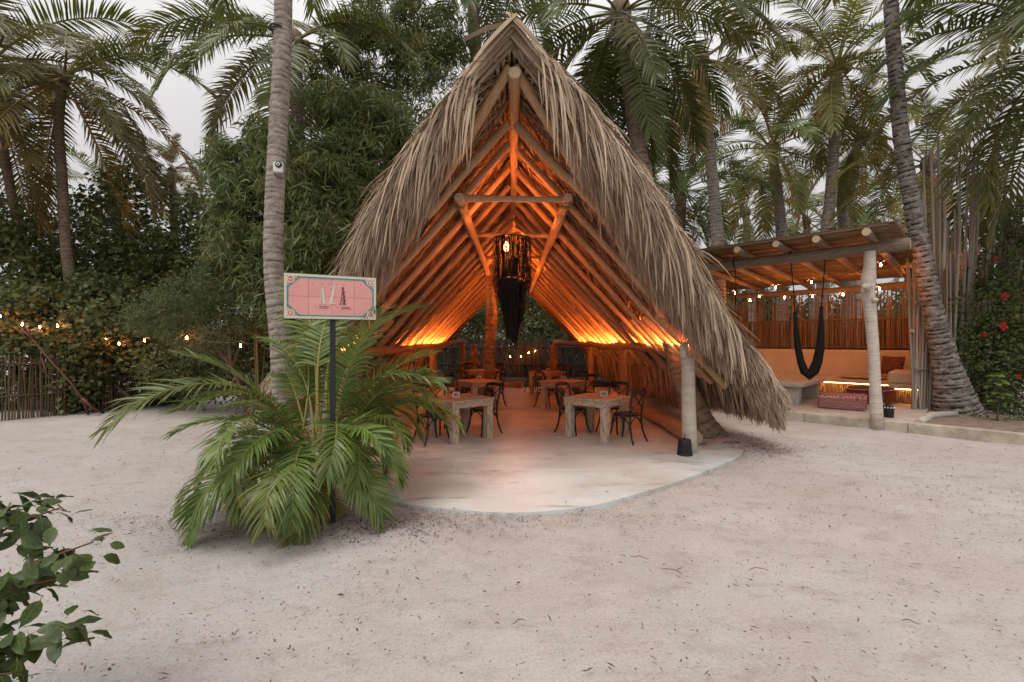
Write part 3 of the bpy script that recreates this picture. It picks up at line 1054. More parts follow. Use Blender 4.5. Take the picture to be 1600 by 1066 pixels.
random.seed(21)
TB = [((1.50, 8.02), -1, 'front right table', '40'), ((1.28, 11.25), -1, 'middle right table', '41'), ((1.12, 14.6), -1, 'rear right table', '42'),
      ((-0.90, 7.92), 1, 'front left table', '45'), ((-0.86, 11.3), 1, 'middle left table', '44'), ((-1.0, 15.4), 1, 'rear left table', None)]
for (c, sg, nm, num) in TB:
    ang = R(40) if sg > 0 else R(-40)
    A = Vector((math.cos(R(40)) * sg, math.sin(R(40))))          # away and towards the aisle on the left, away from it on the right
    B = Vector((-math.sin(R(40)) * sg, math.cos(R(40))))
    A, B = (A, B)
    make_table(c, ang, 'limed wooden square %s of the hut' % nm)
    if num:
        off = {'40': (.10, -.10), '41': (0.0, .05), '42': (0.05, 0.1), '45': (-.06, -.10), '44': (0.03, 0.02)}[num]
        digit_card((c[0] + off[0], c[1] + off[1]), R(6 if sg > 0 else -4), num, 'small number %s card standing on the %s' % (num, nm))
    for d, q, side in ((A, .50, 'its far aisle side'), (-A, .56, 'its near outer side'), (B, .58, 'its far outer side')):
        p = Vector(c) + d * q
        face = math.atan2(-d.y, -d.x) - math.pi / 2 + random.uniform(-.12, .12)
        if nm == 'rear left table' and d is not B and side == 'its near outer side':
            pass
        s2 = {('its far aisle side', 1): 'far aisle side', ('its near outer side', 1): 'near outer side', ('its far outer side', 1): 'far outer side',
              ('its far aisle side', -1): 'far aisle side', ('its near outer side', -1): 'near outer side', ('its far outer side', -1): 'far outer side'}[(side, sg)]
        chair(p, face, 'black bentwood bistro chair at the %s of the %s' % (s2, nm))

# black pot lantern by the front post
t = thing('pot_lantern', 'small black upturned pot lamp on the floor beside the pale front post', 'lamp', (2.55, 6.72, 0.02))
mb = MB(); mb.lathe([(.105, 0), (.108, .02), (.096, .15), (.088, .225), (.08, .232), (.02, .234)], sides=18)
mb.build('pot', m_black, t)
mb = MB(); mb.lathe([(.110, .0), (.113, .008), (.113, .022), (.110, .03)], sides=18); mb.build('rim', m_blacksteel, t)
mb = MB(); mb.tube([(0, 0, .23), (0.0, .01, .27), (.02, .03, .30)], .008, 6); mb.build('cable', m_black, t)

# carved wooden figures at the far end
def totem(loc, label, s=1.0):
    t = thing('carved_figure', label, 'carving', loc)
    random.seed(int(loc[1] * 10))
    mb = MB()
    prof = [(.16, 0), (.17, .08), (.13, .12), (.14, .35), (.17, .5), (.15, .62), (.10, .68), (.14, .74), (.17, .86), (.15, .98), (.10, 1.04), (.13, 1.10), (.12, 1.22), (.05, 1.28)]
    mb.lathe([(r * s * random.uniform(.92, 1.08), z * s) for r, z in prof], sides=14)
    mb.build('body', m_beam, t)
    for sx in (-1, 1):
        mb = MB(); mb.tube([(sx * .15 * s, -.02, .6 * s), (sx * .22 * s, -.06, .48 * s), (sx * .13 * s, -.15 * s, .38 * s)], [.05 * s, .045 * s, .04 * s], 7); mb.build('arm', m_beam, t)
        mb = MB(); mb.lathe([(.0, -.03), (.03, -.015), (.035, 0), (.03, .015), (0, .03)], (sx * .06 * s, -.155 * s, .9 * s), 8); mb.build('eye', m_woodend, t)
    mb = MB(); mb.box((0, -.17 * s, .83 * s), (.05 * s, .06 * s, .10 * s)); mb.build('nose', m_beam, t)


totem((1.62, 18.0, 0.3), 'carved wooden figure under the far right end of the hut')
totem((-1.55, 18.6, 0.3), 'carved wooden figure beyond the rear left table by the far post')
for (x, y, l) in ((1.62, 18.0, 'dark low plinth under the far right carved figure'), (-1.55, 18.6, 'dark low plinth under the far left carved figure')):
    mb = MB(); mb.bevbox((0, 0, .15), (.5, .5, .30), .02); mb.build('plinth', m_bark, None, label=l, cat='plinth', loc=(x, y, 0))

# ------------------------------------------------------------------ sign on a post
SG = Vector((-1.66, 4.19, 0))
SROT = math.atan2(0.42, 0.89)
sign = thing('sign_board', 'pink tiled sign with teal stepped border on a black post in the areca palm', 'sign', SG, SROT)
SW, SH, SZ = 0.785, 0.398, CAMZ + (533 - 465) / F * 4.19
MB().bevbox((0.01, 0.03, SZ / 2), (.048, .048, SZ), .004).build('post', m_blacksteel, sign)
MB().bevbox((0, 0, SZ), (SW + .012, .022, SH + .012), .003).build('backing_board', mat('brown_edge', (.15, .09, .06), .7), sign)
FY = -.0125
for i in range(4):
    for j in range(2):
        w, h = SW / 4, SH / 2
        g = random.uniform(.95, 1.03)
        mb = MB(); mb.bevbox((0, 0, 0), (w - .0016, .006, h - .0016), .0012)
        mb.build('tile', m_pink, sign, loc=(-SW / 2 + w * (i + .5), FY - .001, SZ - SH / 2 + h * (j + .5)), color=(g, g * random.uniform(.97, 1.0), g))


def flat(polys, y0, y1):
    mb = MB()
    M = Matrix(((1, 0, 0, 0), (0, 0, 1, 0), (0, 1, 0, SZ), (0, 0, 0, 1)))
    for p_ in polys:
        mb.prism(p_, y0, y1, M)
    return mb


def rect(x0, z0, x1, z1):
    return [(x0, z0), (x1, z0), (x1, z1), (x0, z1)]


y_a, y_b = FY - .0070, FY - .0040
hw, hh, b1 = SW / 2, SH / 2, .020
flat([rect(-hw, hh - b1, hw, hh), rect(-hw, -hh, hw, -hh + b1), rect(-hw, -hh + b1, -hw + b1, hh - b1), rect(hw - b1, -hh + b1, hw, hh - b1)], y_a - .0004, y_b).build('cream_border', m_cream, sign)
tk, st = .0125, .0165
pol = []
inx, inz = hw - b1 - .001, hh - b1 - .001
cs = 6 * st
pol += [rect(-inx + cs, inz - tk, inx - cs, inz), rect(-inx + cs, -inz, inx - cs, -inz + tk), rect(-inx, -inz + cs, -inx + tk, inz - cs), rect(inx - tk, -inz + cs, inx, inz - cs)]
for sx in (-1, 1):
    for sz in (-1, 1):
        for k in range(6):
            xa, za = inx - cs + k * st, inz - k * st
            r_ = rect(xa - .002, za - st * 1.25, xa + st, za)
            pol.append([(sx * x, sz * z) for x, z in (r_ if sx * sz > 0 else r_[::-1])])
flat(pol, y_a, y_b).build('teal_border', m_teal, sign)
for n_, (sx, sz) in enumerate(((-1, 1), (1, 1), (-1, -1), (1, -1))):
    cx, cz = sx * (hw - .052), sz * (hh - .048)
    disc = lambda r_, c_=(0, 0), k_=20: [(cx + c_[0] + r_ * math.cos(2 * math.pi * q / k_), cz + c_[1] + r_ * math.sin(2 * math.pi * q / k_)) for q in range(k_)]
    rnd = flat([disc(.034)], y_a - .0012, y_b).build('roundel', m_cream, sign)
    flat([[(sx * (hw - .0205) + sx * -x_, sz * (hh - .0205) - sz * z_) for x_, z_ in ((0, 0), (.015, 0), (0, .015))][::(1 if sx * sz < 0 else -1)]], y_a - .0008, y_b).build('teal_corner', m_teal, sign)
    flat([disc(.0235)], y_a - .0022, y_a - .001).build('red_disc', m_red, rnd)
    em = []
    if n_ == 0:
        em = [[(cx, cz), (cx - .018, cz + .012), (cx - .015, cz - .004)], [(cx, cz), (cx + .015, cz - .004), (cx + .018, cz + .012)], [(cx, cz), (cx - .012, cz - .005), (cx - .006, cz - .015)], [(cx, cz), (cx + .006, cz - .015), (cx + .012, cz - .005)]]
    else:
        npet = (5, 4, 3)[n_ - 1]
        for q in range(npet):
            a = 2 * math.pi * q / npet + (.3 if npet == 5 else math.pi / 4 if npet == 4 else -math.pi / 2)
            em.append(disc(.0068 if npet > 3 else .008, (.011 * math.cos(a), .011 * math.sin(a)), 10))
        em.append(disc(.004, (0, 0), 8))
    flat(em, y_a - .0032, y_a - .002).build('emblem', m_cream, rnd)


def stroke(x0, z0, x1, z1, w0, w1):
    return [(x0 - w0 / 2, z0), (x0 + w0 / 2, z0), (x1 + w1 / 2, z1), (x1 - w1 / 2, z1)]


lz0, lz1 = -.062, .098
xa = -.082
flat([stroke(xa - .018, lz0, xa + .001, lz1, .006, .005), stroke(xa + .015, lz0, xa + .004, lz1, .022, .014), rect(xa - .027, lz0 - .001, xa - .007, lz0 + .006), rect(xa + .002, lz0 - .001, xa + .031, lz0 + .006),
      rect(xa - .004, lz1 - .004, xa + .012, lz1 + .004), rect(xa - .012, lz0 + .034, xa + .010, lz0 + .040), rect(xa - .008, lz0 + .046, xa + .010, lz0 + .050)], y_a - .001, y_b).build('letter', m_cream, sign)
xz = .002
flat([rect(xz - .021, lz1 - .008, xz + .026, lz1 + .002), rect(xz - .021, lz1 - .026, xz - .017, lz1 - .008), rect(xz - .022, lz0, xz + .030, lz0 + .010), rect(xz + .026, lz0 + .010, xz + .030, lz0 + .028),
      stroke(xz - .010, lz0 + .008, xz + .014, lz1 - .006, .024, .018)], y_a - .001, y_b).build('letter', m_cream, sign)
xb = .092
pol = [stroke(xb - .017, lz0, xb + .001, lz1 - .012, .005, .004), rect(xb - .026, lz0 - .001, xb - .008, lz0 + .006), rect(xb + .004, lz0 - .001, xb + .03, lz0 + .006), rect(xb - .006, lz1 - .016, xb + .012, lz1 - .002),
       rect(xb - .010, lz0 + .034, xb + .008, lz0 + .039)]
for k in range(7):
    z_ = lz0 + .008 + k * .0195
    xc_ = xb + .017 - k * .0018 + (.004 if k % 2 else -.003)
    pol.append([(xc_ + .010 * (1 - k * .06) * math.cos(2 * math.pi * q / 8), z_ + .009 + .0115 * math.sin(2 * math.pi * q / 8)) for q in range(8)])
flat(pol, y_a - .001, y_b).build('letter', m_plum, sign)
random.seed(9)
pol = []
for x_ in (-.158, -.082, -.020, .040, .103, .25):
    pol.append(rect(x_ - .003, .118, x_ + .003, .1235))
for (x0, z_, w_) in ((-.142, -.088, .014), (-.106, -.088, .082), (-.108, -.102, .078), (.045, -.088, .014), (.083, -.088, .070), (.080, -.102, .088)):
    x_ = x0
    while x_ < x0 + w_:
        d_ = random.uniform(.006, .016)
        pol.append(rect(x_, z_, min(x_ + d_, x0 + w_), z_ + .0036))
        x_ += d_ + .003
flat(pol, y_a - .001, y_b).build('small_print', m_plum, sign)

# ------------------------------------------------------------------ palms
def frond_mesh(name, L, e0, droop, nl, ll, seed, hang, wl, m, mr_, petiole=.16, vup=.25, k=5, side=0.0, fold=True, fwd=(.25, 1.1)):
    rg = np.random.default_rng(seed)
    rs = random.Random(seed)
    n = 26
    pts = [Vector((0, 0, 0))]
    for i in range(1, n):
        t = i / (n - 1)
        an = e0 - droop * t ** 1.3
        pts.append(pts[-1] + Vector((math.cos(an), side * t * 1.6, math.sin(an))).normalized() * (L / (n - 1)))
    mb = MB()
    mb.tint = 0.6
    mb.tube(pts, [L * .0085 * (1 - .86 * i / (n - 1)) + .002 for i in range(n)], 5, cap=False)
    P0, D0, LL, WD = [], [], [], []
    for i in range(nl):
        u = (i + .5) / nl
        t = petiole + (1 - petiole) * u
        for s in (-1, 1):
            tt = min(t + rs.uniform(-.006, .006), .999) * (n - 1)
            a, fr = int(tt), tt - int(tt)
            p = pts[a].lerp(pts[min(a + 1, n - 1)], fr)
            T = (pts[min(a + 1, n - 1)] - pts[a]).normalized() if a + 1 < n else (pts[-1] - pts[-2]).normalized()
            S = Vector((0, s, 0)); S = (S - T * S.dot(T)).normalized()
            N = T.cross(S) * (-1 if T.cross(S).z < 0 else 1)
            if abs(T.z) > .97: N = Vector((-T.z, 0, T.x))
            fa = fwd[0] + (fwd[1] - fwd[0]) * u ** 1.5 + rs.uniform(-.10, .10)
            d = S * math.cos(fa) + T * math.sin(fa) + N * (vup + rs.uniform(-.10, .10))
            P0.append(p); D0.append(d)
            LL.append(ll * (0.30 + 0.70 * math.sin(math.pi * (.12 + .80 * u)) ** .8) * rs.uniform(.85, 1.08) * (1 if rs.random() > .03 else .4))
            WD.append(T * (1 - .3 * u) + N * rs.uniform(-.25, .25))
    gr = rg.uniform(hang * .6, hang * 1.4, len(P0))
    V, Fc, ti, al = ribbons(np.array(P0), np.array(D0), np.array(LL), k, gr, wl * rg.uniform(.85, 1.1, len(P0)), np.array(WD), prof=np.interp(np.linspace(0, 1, k), [0, .25, .6, 1], [.55, 1, .8, .06]), wob=.03, rg=rg)
    tint = np.clip(ti * .35 + al * .45 * (ti > .25), 0, 1)
    o = len(mb.v)
    Vt = np.concatenate([np.array([tuple(p) for p in mb.v]), V]); tt_ = np.concatenate([np.array(mb.t), tint])
    F2 = np.concatenate([np.array(mb.f), Fc + o])
    me = np_mesh(name, Vt, F2, {'tint': tt_})
    me.materials.append(m); me.materials.append(mr_)
    mi = np.zeros(len(F2), dtype=np.int32); mi[:len(mb.f)] = 1
    me.polygons.foreach_set('material_index', mi)
    return me


m_rachis = mat('frond_rib', (.20, .17, .06), .5, (.13, .13, .045), 3, objcol=True)
FR = {}
for ei, (e, dr, hg) in enumerate(((82, 55, .07), (62, 80, .11), (40, 88, .16), (18, 80, .22), (-8, 62, .26), (-38, 42, .22), (-66, 20, .12))):
    FR[ei] = [frond_mesh('frond', 1.0 * 3.6, R(e), R(dr), 58, .78, 100 + ei * 3 + q, hg, .047, m_frond, m_rachis, side=(.10, -.13, .03)[q]) for q in range(3)]
DEADFR = [frond_mesh('dead_frond', 2.6, R(-55), R(32), 40, .5, 300 + q, .5, .03, m_frond, m_rachis, side=.1 * (q - 1)) for q in range(3)]


def trunk_mesh(path, rad, m, ring=.10, sides=14, seed=0, amp=.035, flare_rough=0.0):
    rs = random.Random(seed)
    path = [Vector(p) for p in path]
    # resample by arc length
    segs = [0.0]
    for a, b in zip(path, path[1:]): segs.append(segs[-1] + (b - a).length)
    Lt = segs[-1]
    pts, rr, tt = [], [], []
    s = 0.0
    nx = 0.0
    while s < Lt:
        step = ring * rs.uniform(.7, 1.35)
        for fr, mod, ti in ((0.0, 1 - amp * .5, 1.0), (.18, 1 - amp * .7, 1.0), (.32, 1 + amp * .4, .15), (.85, 1 + amp * .15, 0.0)):
            q = min(s + step * fr, Lt)
            i = max(j for j in range(len(segs)) if segs[j] <= q + 1e-9); i = min(i, len(path) - 2)
            f = (q - segs[i]) / max(segs[i + 1] - segs[i], 1e-6)
            p0, p1, p2, p3 = path[max(i - 1, 0)], path[i], path[i + 1], path[min(i + 2, len(path) - 1)]
            c = .5 * ((2 * p1) + (p2 - p0) * f + (2 * p0 - 5 * p1 + 4 * p2 - p3) * f * f + (3 * p1 - p0 - 3 * p2 + p3) * f ** 3)
            pts.append(c); rr.append((rad[i] + (rad[i + 1] - rad[i]) * f) * mod * rs.uniform(.985, 1.015)); tt.append(ti)
        s += step
    mb = MB()
    mb.tube(pts, rr, sides, jit=.035 + flare_rough)
    me = mb.mesh('trunk', m)
    ta = []
    for t_ in tt:
        # scars do not run all the way round
        ta += [t_ * rs.uniform(.4, 1) for _ in range(sides)]
    me.attributes['tint'].data.foreach_set('value', ta)
    return me


GOLD = 2.39996


def palm(name, label, path, rad, crown=True, n=22, size=1.0, seed=1, m=None, tone=(1, 1, 1), dead=2, nuts=0, group=None, spread=(0, 6), ring=.10, skip=None, flare=0.0, yellow=.25, elev_bias=0.0, azs=None):
    rs = random.Random(seed)
    base = Vector(path[0])
    t = thing(name, label, 'palm tree', base, 0, group)
    pth = [Vector(p) - base for p in path]
    link('trunk', trunk_mesh(pth, rad, m or m_trunk, ring, seed=seed, flare_rough=flare), t)
    if not crown:
        return t
    top = pth[-1]
    r_ = rad[-1]
    # fibrous crown shaft
    mb = MB()
    mb.tube([top - Vector((0, 0, r_ * 2.2)), top - Vector((0, 0, r_ * .6)), top + Vector((0, 0, r_ * .9)), top + Vector((0, 0, r_ * 1.8))], [r_ * .95, r_ * 1.4, r_ * 1.15, r_ * .3], 10, jit=.2)
    mb.build('crown_shaft', m_bark, t)
    for i in range(n):
        u = i / max(n - 1, 1)
        el = spread[0] + (spread[1] - spread[0]) * min(1, u ** .85 + elev_bias)
        ei = int(max(0, min(6, round(el + rs.uniform(-.4, .4)))))
        az = i * GOLD + seed + rs.uniform(-.2, .2)
        if azs and i < len(azs):
            az, ei = azs[i]
        if skip and skip(az % (2 * math.pi), ei):
            continue
        me = FR[ei][rs.randrange(3)]
        y = rs.random() * (.35 + u)
        col = (tone[0] * rs.uniform(.85, 1.15) * (1 + yellow * y * 1.4), tone[1] * rs.uniform(.88, 1.1) * (1 + yellow * y * .35), tone[2] * rs.uniform(.85, 1.1))
        sc = size * rs.uniform(.85, 1.1) * (.8 if ei == 0 else 1)
        link('frond', me, t, loc=top + Vector((math.cos(az) * r_ * .8, math.sin(az) * r_ * .8, .22 - .07 * ei)), rot=(rs.uniform(-.2, .2), rs.uniform(-.1, .1), az), scale=(sc, sc, sc), color=col)
    for i in range(dead):
        az = rs.random() * 6.28
        sc = size * rs.uniform(.7, 1)
        link('dead_frond', DEADFR[rs.randrange(3)], t, loc=top + Vector((math.cos(az) * r_, math.sin(az) * r_, -.25)), rot=(rs.uniform(-.3, .3), rs.uniform(-.1, .25), az), scale=(sc, sc, sc), color=(3.4 * tone[0], 1.7 * tone[1], 1.6 * tone[2]))
    for i in range(nuts):
        az = rs.random() * 6.28; q = rs.uniform(.9, 1.9)
        mb = MB(); s_ = rs.uniform(.09, .12) * max(size, .8)
        mb.lathe([(.02 * s_ / .1, -s_ * 1.2), (s_ * .75, -s_ * .8), (s_, 0), (s_ * .8, s_ * .75), (s_ * .15, s_ * 1.15)], (0, 0, 0), 10)
        mb.build('coconut', m_coco, t, loc=top + Vector((math.cos(az) * (r_ + .12 * q), math.sin(az) * (r_ + .12 * q), -.12 - .22 * rs.random())))
    return t


def pp(pts, d0, d1=None):
    d1 = d0 if d1 is None else d1
    n = len(pts)
    return [P(x, y, d0 + (d1 - d0) * i / (n - 1)) for i, (x, y) in enumerate(pts)]


# -- main trunk in front, left of the sign
b0 = P(452, 728, 6.2)
path = [Vector((b0.x, 6.2, -.05)), P(448, 640, 6.2), P(440, 540, 6.2), P(428, 420, 6.2), P(429, 320, 6.22), P(434, 220, 6.25), P(440, 110, 6.28), P(443, 0, 6.3), P(446, -140, 6.35), P(450, -330, 6.4)]
palm('coconut_palm', 'tall pale grey ringed palm trunk with a white camera box left of the sign', path, [.22, .18, .145, .126, .124, .122, .118, .115, .112, .11], n=14, size=1.0, seed=3, m=m_trunk, tone=(1.0, 1.05, .95), ring=.085, dead=0, spread=(0, 4))
# camera box and cable tie on it
cbx = thing('camera_box', 'small white camera box with a round black lens strapped to the grey palm trunk', 'camera', P(435, 262, 6.09), R(10))
hsg = MB().bevbox((0, 0, 0), (.12, .055, .14), .012).build('housing', m_white, cbx)
mb = MB(); M_ = Matrix.Rotation(R(90), 4, 'X')
mb.lathe([(.043, -.02), (.043, .008), (.034, .014)], (.012, -.03, .03), 16, M_); mb.build('lens_ring', m_black, hsg)
mb = MB(); mb.lathe([(.024, 0), (.024, .004), (.0, .004)], (.012, -.045, .03), 14, M_); mb.build('lens', m_white, hsg)
mb = MB(); mb.lathe([(.012, 0), (.012, .004), (.0, .005)], (.012, -.049, .03), 12, M_); mb.build('lens_pupil', m_black, hsg)
mb = MB(); mb.tube([(-.05, -.01, -.08), (-.03, -.05, -.12), (.02, -.05, -.16), (.05, -.02, -.15)], .007, 6); mb.build('cable', m_black, cbx)
c = P(438, 50, 6.29)
mb = MB(); mb.tube([(.124 * math.cos(a * .2618), .124 * math.sin(a * .2618), .035 * math.cos(a * .2618 + 2.4)) for a in range(25)], .013, 6)
mb.tube([(.126 * math.cos(a * .2618), .126 * math.sin(a * .2618), .02 - .03 * math.cos(a * .2618 + 1.4)) for a in range(25)], .009, 6)
mb.build('cable_tie', m_black, None, label='black cable wrapped round the upper part of the grey palm trunk', cat='cable', loc=c)

# -- big leaning palm on the right
path = [P(1497, 652, 9.9), P(1490, 622, 9.9), P(1476, 560, 9.9), P(1457, 480, 9.85), P(1442, 400, 9.8), P(1424, 310, 9.75), P(1409, 220, 9.7), P(1399, 110, 9.65), P(1392, 0, 9.6), P(1388, -160, 9.6)]
path[0].z = .12
palm('coconut_palm', 'thick leaning dark-ringed palm trunk beside the open lounge', path, [.44, .37, .235, .178, .165, .15, .14, .132, .128, .12], n=13, size=1.08, seed=8, m=m_trunkd, tone=(1.1, 1.15, 1.0), ring=.10, flare=.02, dead=0, spread=(0, 4))
# -- palm whose trunk leans through the hut roof on the right
path = [Vector((3.38, 7.8, -.05)), Vector((3.22, 7.8, .28)), Vector((3.0, 7.85, .9)), Vector((2.82, 7.95, 1.6)), Vector((2.66, 8.2, 2.8)), P(1000, 240, 8.9), P(986, 140, 9.1), P(968, 18, 9.25)]
palm('coconut_palm', 'leaning palm growing through the hut roof, its dark crown hanging behind the peak', path, [.36, .26, .185, .165, .17, .175, .17, .16], n=30, size=.92, seed=14, m=m_trunkb, tone=(.72, .78, .68), ring=.12, spread=(2, 6), elev_bias=.12, dead=2, flare=.03)
# -- palm standing inside the hut and out through the roof
path = [Vector((-0.62, 13.2, 0)), Vector((-0.60, 13.2, .6)), P(764, 560, 13.2), P(769, 470, 13.2), P(762, 330, 13.3), P(752, 180, 13.4), P(742, 60, 13.5), P(735, -90, 13.6)]
palm('coconut_palm', 'ringed palm trunk standing among the tables and rising through the hut roof', path, [.24, .19, .172, .165, .17, .175, .18, .17], n=20, size=1.1, seed=23, m=m_trunkb, tone=(.75, .8, .7), ring=.12, dead=0)
# -- left palms
path = [P(116, 560, 12.4), P(112, 470, 12.4), P(103, 380, 12.4), P(97, 280, 12.4), P(92, 190, 12.4), P(100, 118, 12.4)]
path[0].z = 0
palm('coconut_palm', 'slender palm with long arching fronds and a drooping reddish one over the left hedge', path, [.17, .135, .125, .118, .112, .11], n=20, size=1.05, seed=31, m=m_trunkb, tone=(1, .95, .85), dead=2, yellow=.7,
     azs=[(0.05, 2), (-.25, 3), (-.7, 3), (.35, 2), (-1.2, 4), (2.6, 2), (1.6, 1), (.8, 1), (3.3, 3), (4.0, 4)])
path = [P(62, 560, 13), P(50, 470, 13), P(30, 360, 13), P(8, 250, 12.5), P(-14, 100, 12)]
path[0].z = 0
palm('coconut_palm', 'leaning palm at the left picture edge with fronds hanging low over the fence', path, [.14, .12, .11, .105, .10], n=26, size=1.15, seed=37, m=m_trunkb, tone=(.9, .85, .75), dead=2, yellow=.8, spread=(0, 6))
path = [P(277, 540, 15), P(275, 420, 15), P(271, 320, 15), P(268, 268, 15)]
path[0].z = 0
palm('stunted_palm', 'short ragged half-dead palm against the sky left of the bamboo', path, [.12, .11, .10, .085], n=16, size=.40, seed=41, m=m_trunkb, tone=(1.5, 1.2, 1.0), dead=2, spread=(0, 4))
path = [P(470, 560, 11.6), P(468, 400, 11.6), P(466, 250, 11.6), P(463, 120, 11.6), P(462, 62, 11.6)]
path[0].z = 0
palm('coconut_palm', 'palm with coconuts and arching fronds just behind the grey trunk', path, [.2, .17, .16, .155, .15], n=20, size=.98, seed=47, m=m_trunk, tone=(.95, 1.0, .85), nuts=9, dead=1, azs=[(3.0, 2), (3.5, 3), (3.9, 4), (-.2, 3), (-.7, 4), (.5, 2), (2.4, 1)])
# -- right side palms
path = [P(1125, 560, 13.5), P(1122, 400, 13.5), P(1115, 300, 13.5), P(1106, 200, 13.5), P(1099, 118, 13.5), P(1098, 92, 13.5)]
path[0].z = 0
palm('coconut_palm', 'thin grey palm with dead fronds dangling from its crown right of the hut peak', path, [.22, .18, .165, .15, .14, .15], n=20, size=.85, seed=53, m=m_trunk, tone=(1.05, 1.0, .85), dead=6, yellow=.5)
path = [P(1280, 560, 16.5), P(1288, 400, 16.5), P(1298, 300, 16.5), P(1304, 200, 16.5), P(1308, 102, 16.5)]
path[0].z = 0
palm('coconut_palm', 'palm with a coconut cluster and yellowing skirt standing behind the lounge roof', path, [.24, .2, .18, .17, .16], n=27, size=.98, seed=59, m=m_trunk, tone=(1.25, 1.25, .95), nuts=12, yellow=.55, dead=2)
path = [P(1330, 560, 18), P(1322, 400, 18), P(1316, 300, 18), P(1345, 215, 18)]
path[0].z = 0
palm('coconut_palm', 'palm leaning towards the big trunk with brown-tipped fronds behind the lounge', path, [.22, .19, .17, .16], n=20, size=.95, seed=61, m=m_trunk, tone=(1.15, 1.18, .95), yellow=.5, dead=2)
path = [P(1222, 560, 17.5), P(1222, 400, 17.5), P(1215, 300, 17.5), P(1205, 232, 17.5)]
path[0].z = 0
palm('coconut_palm', 'bushy palm between the thin grey palm and the coconut palm', path, [.24, .2, .18, .17], n=22, size=1.0, seed=67, m=m_trunk, tone=(1.2, 1.25, 1.0), yellow=.45, dead=2)
path = [P(1062, 560, 16), P(1062, 420, 16), P(1064, 330, 16), P(1066, 296, 16)]
path[0].z = 0
palm('coconut_palm', 'low bright green palm just behind the right slope of the thatch', path, [.2, .18, .17, .16], n=22, size=.8, seed=71, m=m_trunkb, tone=(.85, 1.1, .9), yellow=.3, dead=1)
path = [P(1730, 640, 9.2), P(1720, 480, 9.2), P(1700, 260, 9.2), P(1672, 72, 9.2)]
path[0].z = 0
palm('coconut_palm', 'near palm at the right picture edge with big dark sweeping fronds', path, [.26, .2, .19, .18], n=26, size=1.12, seed=73, m=m_trunkb, tone=(.8, .92, .8), dead=1, yellow=.5, spread=(0, 6), azs=[(3.0, 1), (3.3, 2), (2.8, 2), (3.55, 3), (3.9, 3), (3.15, 3), (2.5, 3), (3.6, 4), (4.3, 4), (3.0, 5), (3.8, 5), (3.3, 1)])
path = [P(1470, 560, 15), P(1462, 420, 15), P(1455, 320, 15), P(1450, 255, 15)]
path[0].z = 0
palm('coconut_palm', 'yellow-brown palm crown showing just right of the big leaning trunk', path, [.2, .18, .17, .16], n=18, size=.85, seed=79, m=m_trunkb, tone=(1.2, 1.15, .9), yellow=.5, dead=2)
FAR = [((1165, 330), 24, 83, 'far palm low between the hut and the thin grey palm'), ((1260, 345), 26, 89, 'far palm low behind the left part of the lounge roof'), 
       ((350, 300), 22, 107, 'far palm with wide fronds between the stunted palm and the bamboo'),
       ((180, 330), 20, 109, 'far palm low behind the left hedge trees'), ((1005, 330), 20, 113, 'far palm low behind the hut roof near the leaning trunk'), ((1440, 350), 25, 127, 'far small palm low right of the big trunk'), ((1330, 330), 24, 131, 'far palm low behind the lounge roof right part')]
for (xy, d, sd, lb) in FAR:
    pt = P(xy[0], xy[1], d)
    palm('coconut_palm', lb, [Vector((pt.x + .5, d, 0)), Vector((pt.x + .3, d, pt.z * .5)), pt], [.22, .19, .17], n=18, size=1.0, seed=sd, m=m_trunk, tone=(1.15, 1.25, 1.05), yellow=.45, dead=1, ring=.3)


# ------------------------------------------------------------------ areca palm clump round the sign post
m_arib = mat('areca_rib', (.30, .24, .06), .45, (.22, .22, .06), 3, objcol=True)
ARF = [[frond_mesh('frond', L, R(e), R(dr), 50, .50, 500 + q * 5 + z_, .09 + .015 * q, .030, m_areca, m_arib, petiole=.34, vup=.26, k=7, side=(.14, -.14)[z_], fwd=(.45, 1.15)) for z_ in range(2)]
       for q, (e, dr, L) in enumerate(((84, 74, 2.75), (78, 104, 2.65), (72, 126, 2.45), (64, 136, 2.25), (54, 140, 2.05), (42, 124, 1.8), (87, 46, 2.6)))]


